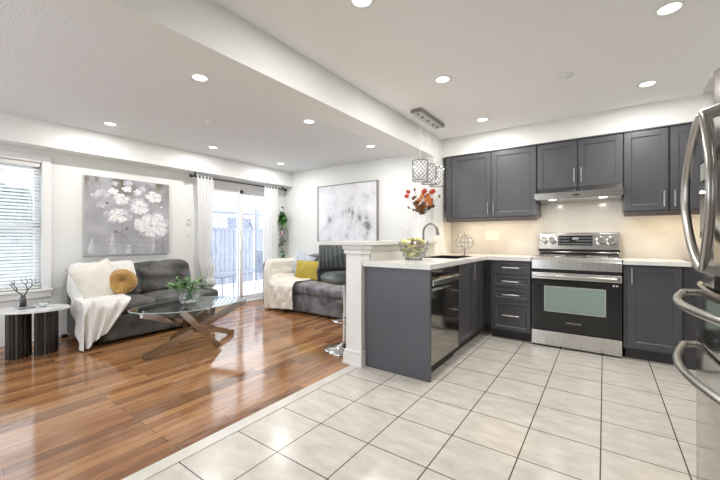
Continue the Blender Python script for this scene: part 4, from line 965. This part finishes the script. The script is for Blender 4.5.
for k in range(17):
    a = rnd.random() * 6.28; L_ = rnd.uniform(.10, .22); b0 = Vector((vx + rnd.uniform(-.03, .03), vy + rnd.uniform(-.03, .03), vz + .05)); tip = b0 + Vector((math.cos(a) * L_, math.sin(a) * L_, rnd.uniform(.11, .21))); md_ = b0.lerp(tip, .5) + Vector((0, 0, .05))
    pth = smoothpath([b0, md_, tip], 5); mb.tube(pth, .0028, 5)
    for q2 in pth[4:]:
        for s_ in (1, -1):
            leaf(lf if (k + s_) % 3 else lf2, q2, Vector((math.cos(a + s_ * rnd.uniform(.4, 1.3)), math.sin(a + s_ * rnd.uniform(.4, 1.3)), rnd.uniform(-.1, .7))), rnd.uniform(.05, .085), .028, .3)
mb.build('stems', 'stem_green', t); lf.build('leaves', 'leaf_green', t, recalc=False); lf2.build('pale_leaves', 'leaf_light', t, recalc=False)

# ---------------------------------------------------------------- side table
t = thing('side_table', 'oval white marble side table on two dark fluted legs', 'side table', (-4.45, .84, 0))
tb = [(-4.45 + .30 * math.cos(a) * .50 - .36 * math.sin(a) * .0, 0) for a in (0,)]
ov = []
u1 = Vector((.62, .78, 0)); u2 = Vector((-.78, .62, 0)); c0 = Vector((-4.46, .835, 0))
ov = [c0 + u1 * .30 * math.cos(2 * PI * k / 56) + u2 * .20 * math.sin(2 * PI * k / 56) for k in range(56)]
MB().prism([(p_.x, p_.y) for p_ in ov], .432, .45).build('table_top', 'marble_white', t, mods=[BEV(.005, 3)], smooth='auto')
for lc in (Vector((-4.50, .755, 0)), Vector((-4.46, .945, 0))):
    pl = []
    for k in range(72):
        a = 2 * PI * k / 72; r_ = 1 + .035 * math.cos(18 * a); pl.append((lc + u1 * .082 * r_ * math.cos(a) + u2 * .105 * r_ * math.sin(a)))
    MB().prism([(p_.x, p_.y) for p_ in pl], 0, .432).build('leg', 'dark_fluted_wood', t)
t = thing('twig_ornament', 'dark metal bare-branch ornament on the side table', 'ornament', (-4.57, .80, .4505))
MB().box(-4.62, -4.44, .745, .865, .4505, .461, .003).build('tray_base', 'grey_stone', t)
mb = MB(); b0 = Vector((-4.56, .795, .461))
mb.lathe(b0, [(0, 0), (.026, 0), (.024, .07), (.017, .10), (0, .10)], 16)
mb.build('trunk', 'twig_metal', t, smooth=True)
mb = MB()
def twig(p_, d, L_, r_, depth, rnd):
    e_ = p_ + d * L_; mid = p_.lerp(e_, .5) + Vector((rnd.uniform(-.01, .01), rnd.uniform(-.01, .01), 0)); mb.tube([p_, mid, e_], [r_, r_ * .85, r_ * .7], 7)
    if depth:
        for s_ in (-1, 1):
            dd = (d + (rt_ * s_ * rnd.uniform(.4, .9)) + Vector((rnd.uniform(-.2, .2), rnd.uniform(-.2, .2), rnd.uniform(.0, .5)))).normalized(); twig(e_, dd, L_ * .78, r_ * .7, depth - 1, rnd)
rnd = random.Random(21)
twig(b0 + Vector((0, 0, .085)), Vector((.25, .35, .9)).normalized(), .075, .008, 3, rnd); twig(b0 + Vector((0, 0, .085)), Vector((-.45, -.5, .8)).normalized(), .08, .008, 2, rnd)
mb.build('branches', 'twig_metal', t, smooth=True)
t = thing('candle_bowl', 'small round glass votive beside the branch ornament', 'votive', (-4.47, .925, .4505))
MB().lathe((-4.47, .925, .4505), [(0, 0), (.03, 0), (.045, .02), (.047, .04), (.038, .062), (.034, .062), (.042, .04), (.04, .022), (.028, .006), (0, .006)], 28).build('glass', 'clear_glass', t, smooth=True)
MB().lathe((-4.47, .925, .457), [(0, 0), (.026, 0), (.034, .012), (.033, .024), (0, .024)], 24).build('candle', 'ceramic_white', t, smooth=True)

# ---------------------------------------------------------------- bar stool
sx_, sy_ = -2.125, 2.71
t = thing('bar_stool', 'dark grey channel-backed swivel stool with a round chrome base at the bar', 'bar stool', (sx_, sy_, 0))
MB().lathe((sx_, sy_, 0), [(0, 0), (.20, 0), (.205, .008), (.19, .016), (.12, .028), (.05, .05), (.03, .075), (0, .075)], 48).build('base', 'chrome', t, smooth=True)
MB().tube([(sx_, sy_, .06), (sx_, sy_, .36)], .027, 18).build('outer_column', 'chrome', t, smooth='auto')
MB().tube([(sx_, sy_, .36), (sx_, sy_, .66)], .018, 18).build('gas_lift', 'chrome', t, smooth='auto')
cd = Vector((-.9, .43, 0)).normalized(); sd = Vector((cd.y, -cd.x, 0)); sc0 = Vector((sx_, sy_, 0))    # cd points from the seat towards its backrest
mb = MB(); mb.tube([sc0 - cd * .14 * 0 + cd * (-.16 * math.cos(a)) + sd * .13 * math.sin(a) + Vector((0, 0, .30)) for a in [PI * (k / 16 - .5) for k in range(17)]], .009, 8).tube([sc0 + sd * .13 + Vector((0, 0, .30)), sc0 - sd * .13 + Vector((0, 0, .30))], .009, 8)
mb.build('footrest', 'chrome', t, smooth='auto')
mb = MB(); mb.soft(-.205, .205, -.20, .20, .675, .77, .045, .015, .002, n=14)
for v in mb.bm.verts: v.co = sc0 + sd * v.co.x + cd * v.co.y + Vector((0, 0, v.co.z))
mb.build('seat', 'stool_leather', t, smooth=True)
NCH = 9
def shell(u, v, s_=1):
    a = (u - .5) * 2.0; zz = lerp(.80, 1.065, v); wdt = .235 * (1 - .18 * v); rr_ = .21
    ch = .012 * abs(math.sin(u * NCH * PI)) ** .6 * min(1, v * 6); ofs = lerp(.17, .245, v) - .095 * (1 - math.cos(a * 1.1)) - ch * 1.0
    zz += -.03 * (abs(a) ** 3) * v
    return sc0 + sd * (wdt * math.sin(a * .92) / math.sin(.92)) + cd * ofs + Vector((0, 0, zz))
mb = MB(); mb.sheet(shell, 90, 16); mb.build('backrest', 'stool_leather', t, smooth=True, recalc=False, mods=[('SOLIDIFY', {'thickness': .03, 'offset': -1})])
def shell2(u, v):
    a = (u - .5) * 2.0; zz = lerp(.69, .81, v); wdt = .235
    return sc0 + sd * (wdt * math.sin(a * .92) / math.sin(.92)) + cd * (lerp(.165, .185, v) - .095 * (1 - math.cos(a * 1.1))) + Vector((0, 0, zz))
MB().sheet(shell2, 40, 8).build('shaded_lower_back', 'charcoal_cloth', t, smooth=True, recalc=False, mods=[('SOLIDIFY', {'thickness': .02, 'offset': -1})])  # darker cloth colour stands in for shade at the bottom of the back

# ---------------------------------------------------------------- outside
struct('ground', MB().box(-40, XW - .15, -30, 40, -.3, -.16), 'snow')
struct('deck', MB().box(-6.6, XW - .15, 2.0, 6.4, -.16, -.03), 'snow')
def fence(y0, y1, x, label):
    t = thing('garden_fence', label, 'fence', (x, (y0 + y1) / 2, -.16), 'garden fence bays')
    mb = MB(); y = y0 + .05
    while y < y1 - .05: mb.box(x - .012, x + .012, y, y + .125, -.16, 1.35); y += .138
    mb.build('boards', 'fence_wood', t)
    mb = MB().box(x - .03, x + .03, y0, y1, 1.35, 1.41).box(x - .03, x + .03, y0, y1, 1.80, 1.86).box(x + .012, x + .05, y0, y1, .1, .19); mb.build('rails', 'fence_wood', t)
    mb = MB(); h_ = .39
    yy = y0
    while yy < y1: mb.bar((x, yy, 1.41), (x, min(yy + h_, y1), 1.41 + min(h_, y1 - yy)), .012, .03, (1, 0, 0)); mb.bar((x + .01, min(yy + h_, y1), 1.41), (x + .01, yy, 1.41 + min(h_, y1 - yy)), .012, .03, (1, 0, 0)); yy += .14
    mb.build('lattice', 'fence_wood', t)
    MB().box(x - .05, x + .05, y0 - .05, y0 + .05, -.16, 2.0).build('post', 'fence_wood', t)
    MB().box(x - .06, x + .06, y0, y1, 1.86, 1.89, .01).build('snow_cap', 'roof_snow', t)
for i in range(5):
    y0 = 3.0 + i * 1.82; fence(y0, y0 + 1.7, -8.6, 'weathered grey board fence bay with lattice top beyond the patio door')
t = thing('neighbour_house', 'pale house with a snowy roof beyond the fence', 'house', (-17, 8, -.16))
MB().box(-21, -16, -4, 26, -.16, 2.7).build('wall', 'siding', t)
MB().loft([[Vector((-15.6, y, 2.7)), Vector((-18.5, y, 4.6)), Vector((-21.4, y, 2.7))] for y in (-4.5, 26.5)]).build('roof', 'roof_snow', t)
for k in range(3): MB().box(-16.02, -15.97, 5.5 + k * 5, 7 + k * 5, .9, 2.2).build('window', 'patio_cover', t)
mb = MB(); mb.ball((0, 0, 0), 1, 5, (1, 1, 1))
for v in mb.bm.verts: n_ = v.co.normalized(); v.co = Vector((n_.x * .55, n_.y * .62, n_.z * 1.15 + .95)) + n_ * .16 * noise.noise(n_ * 5) + n_ * .07 * noise.noise(n_ * 14) + Vector((-8.3, 1.22, -.1))
tag(mb.build('evergreen_shrub', 'hedge', smooth=True), 'tall dark evergreen shrub seen through the window blind', 'shrub')
# patio chairs
def patio_chair(x, y, rz, label):
    t = thing('patio_chair', label, 'patio chair', (x, y, -.03)); z = -.03
    mb = MB().box(x - .24, x + .24, y - .24, y + .24, z + .40, z + .43, .01); mb.build('seat', 'patio_cover', t)
    for a in (-1, 1):
        for b in (-1, 1): MB().tube([(x + a * .23, y + b * .22, z), (x + a * .22, y + b * .21, z + .41)], .013, 8).build('leg', 'patio_cover', t)
    mb = MB().box(x - .25, x - .225, y - .23, y + .23, z + .43, z + .88, .01); mb.build('backrest', 'patio_cover', t)
    t.rotation_euler = (0, 0, rz)
patio_chair(-6.05, 3.75, .5, 'blue grey metal patio chair on the snowy deck, seen left through the glass door')
patio_chair(-6.0, 5.0, 1.5, 'blue grey patio chair further right on the snowy deck')
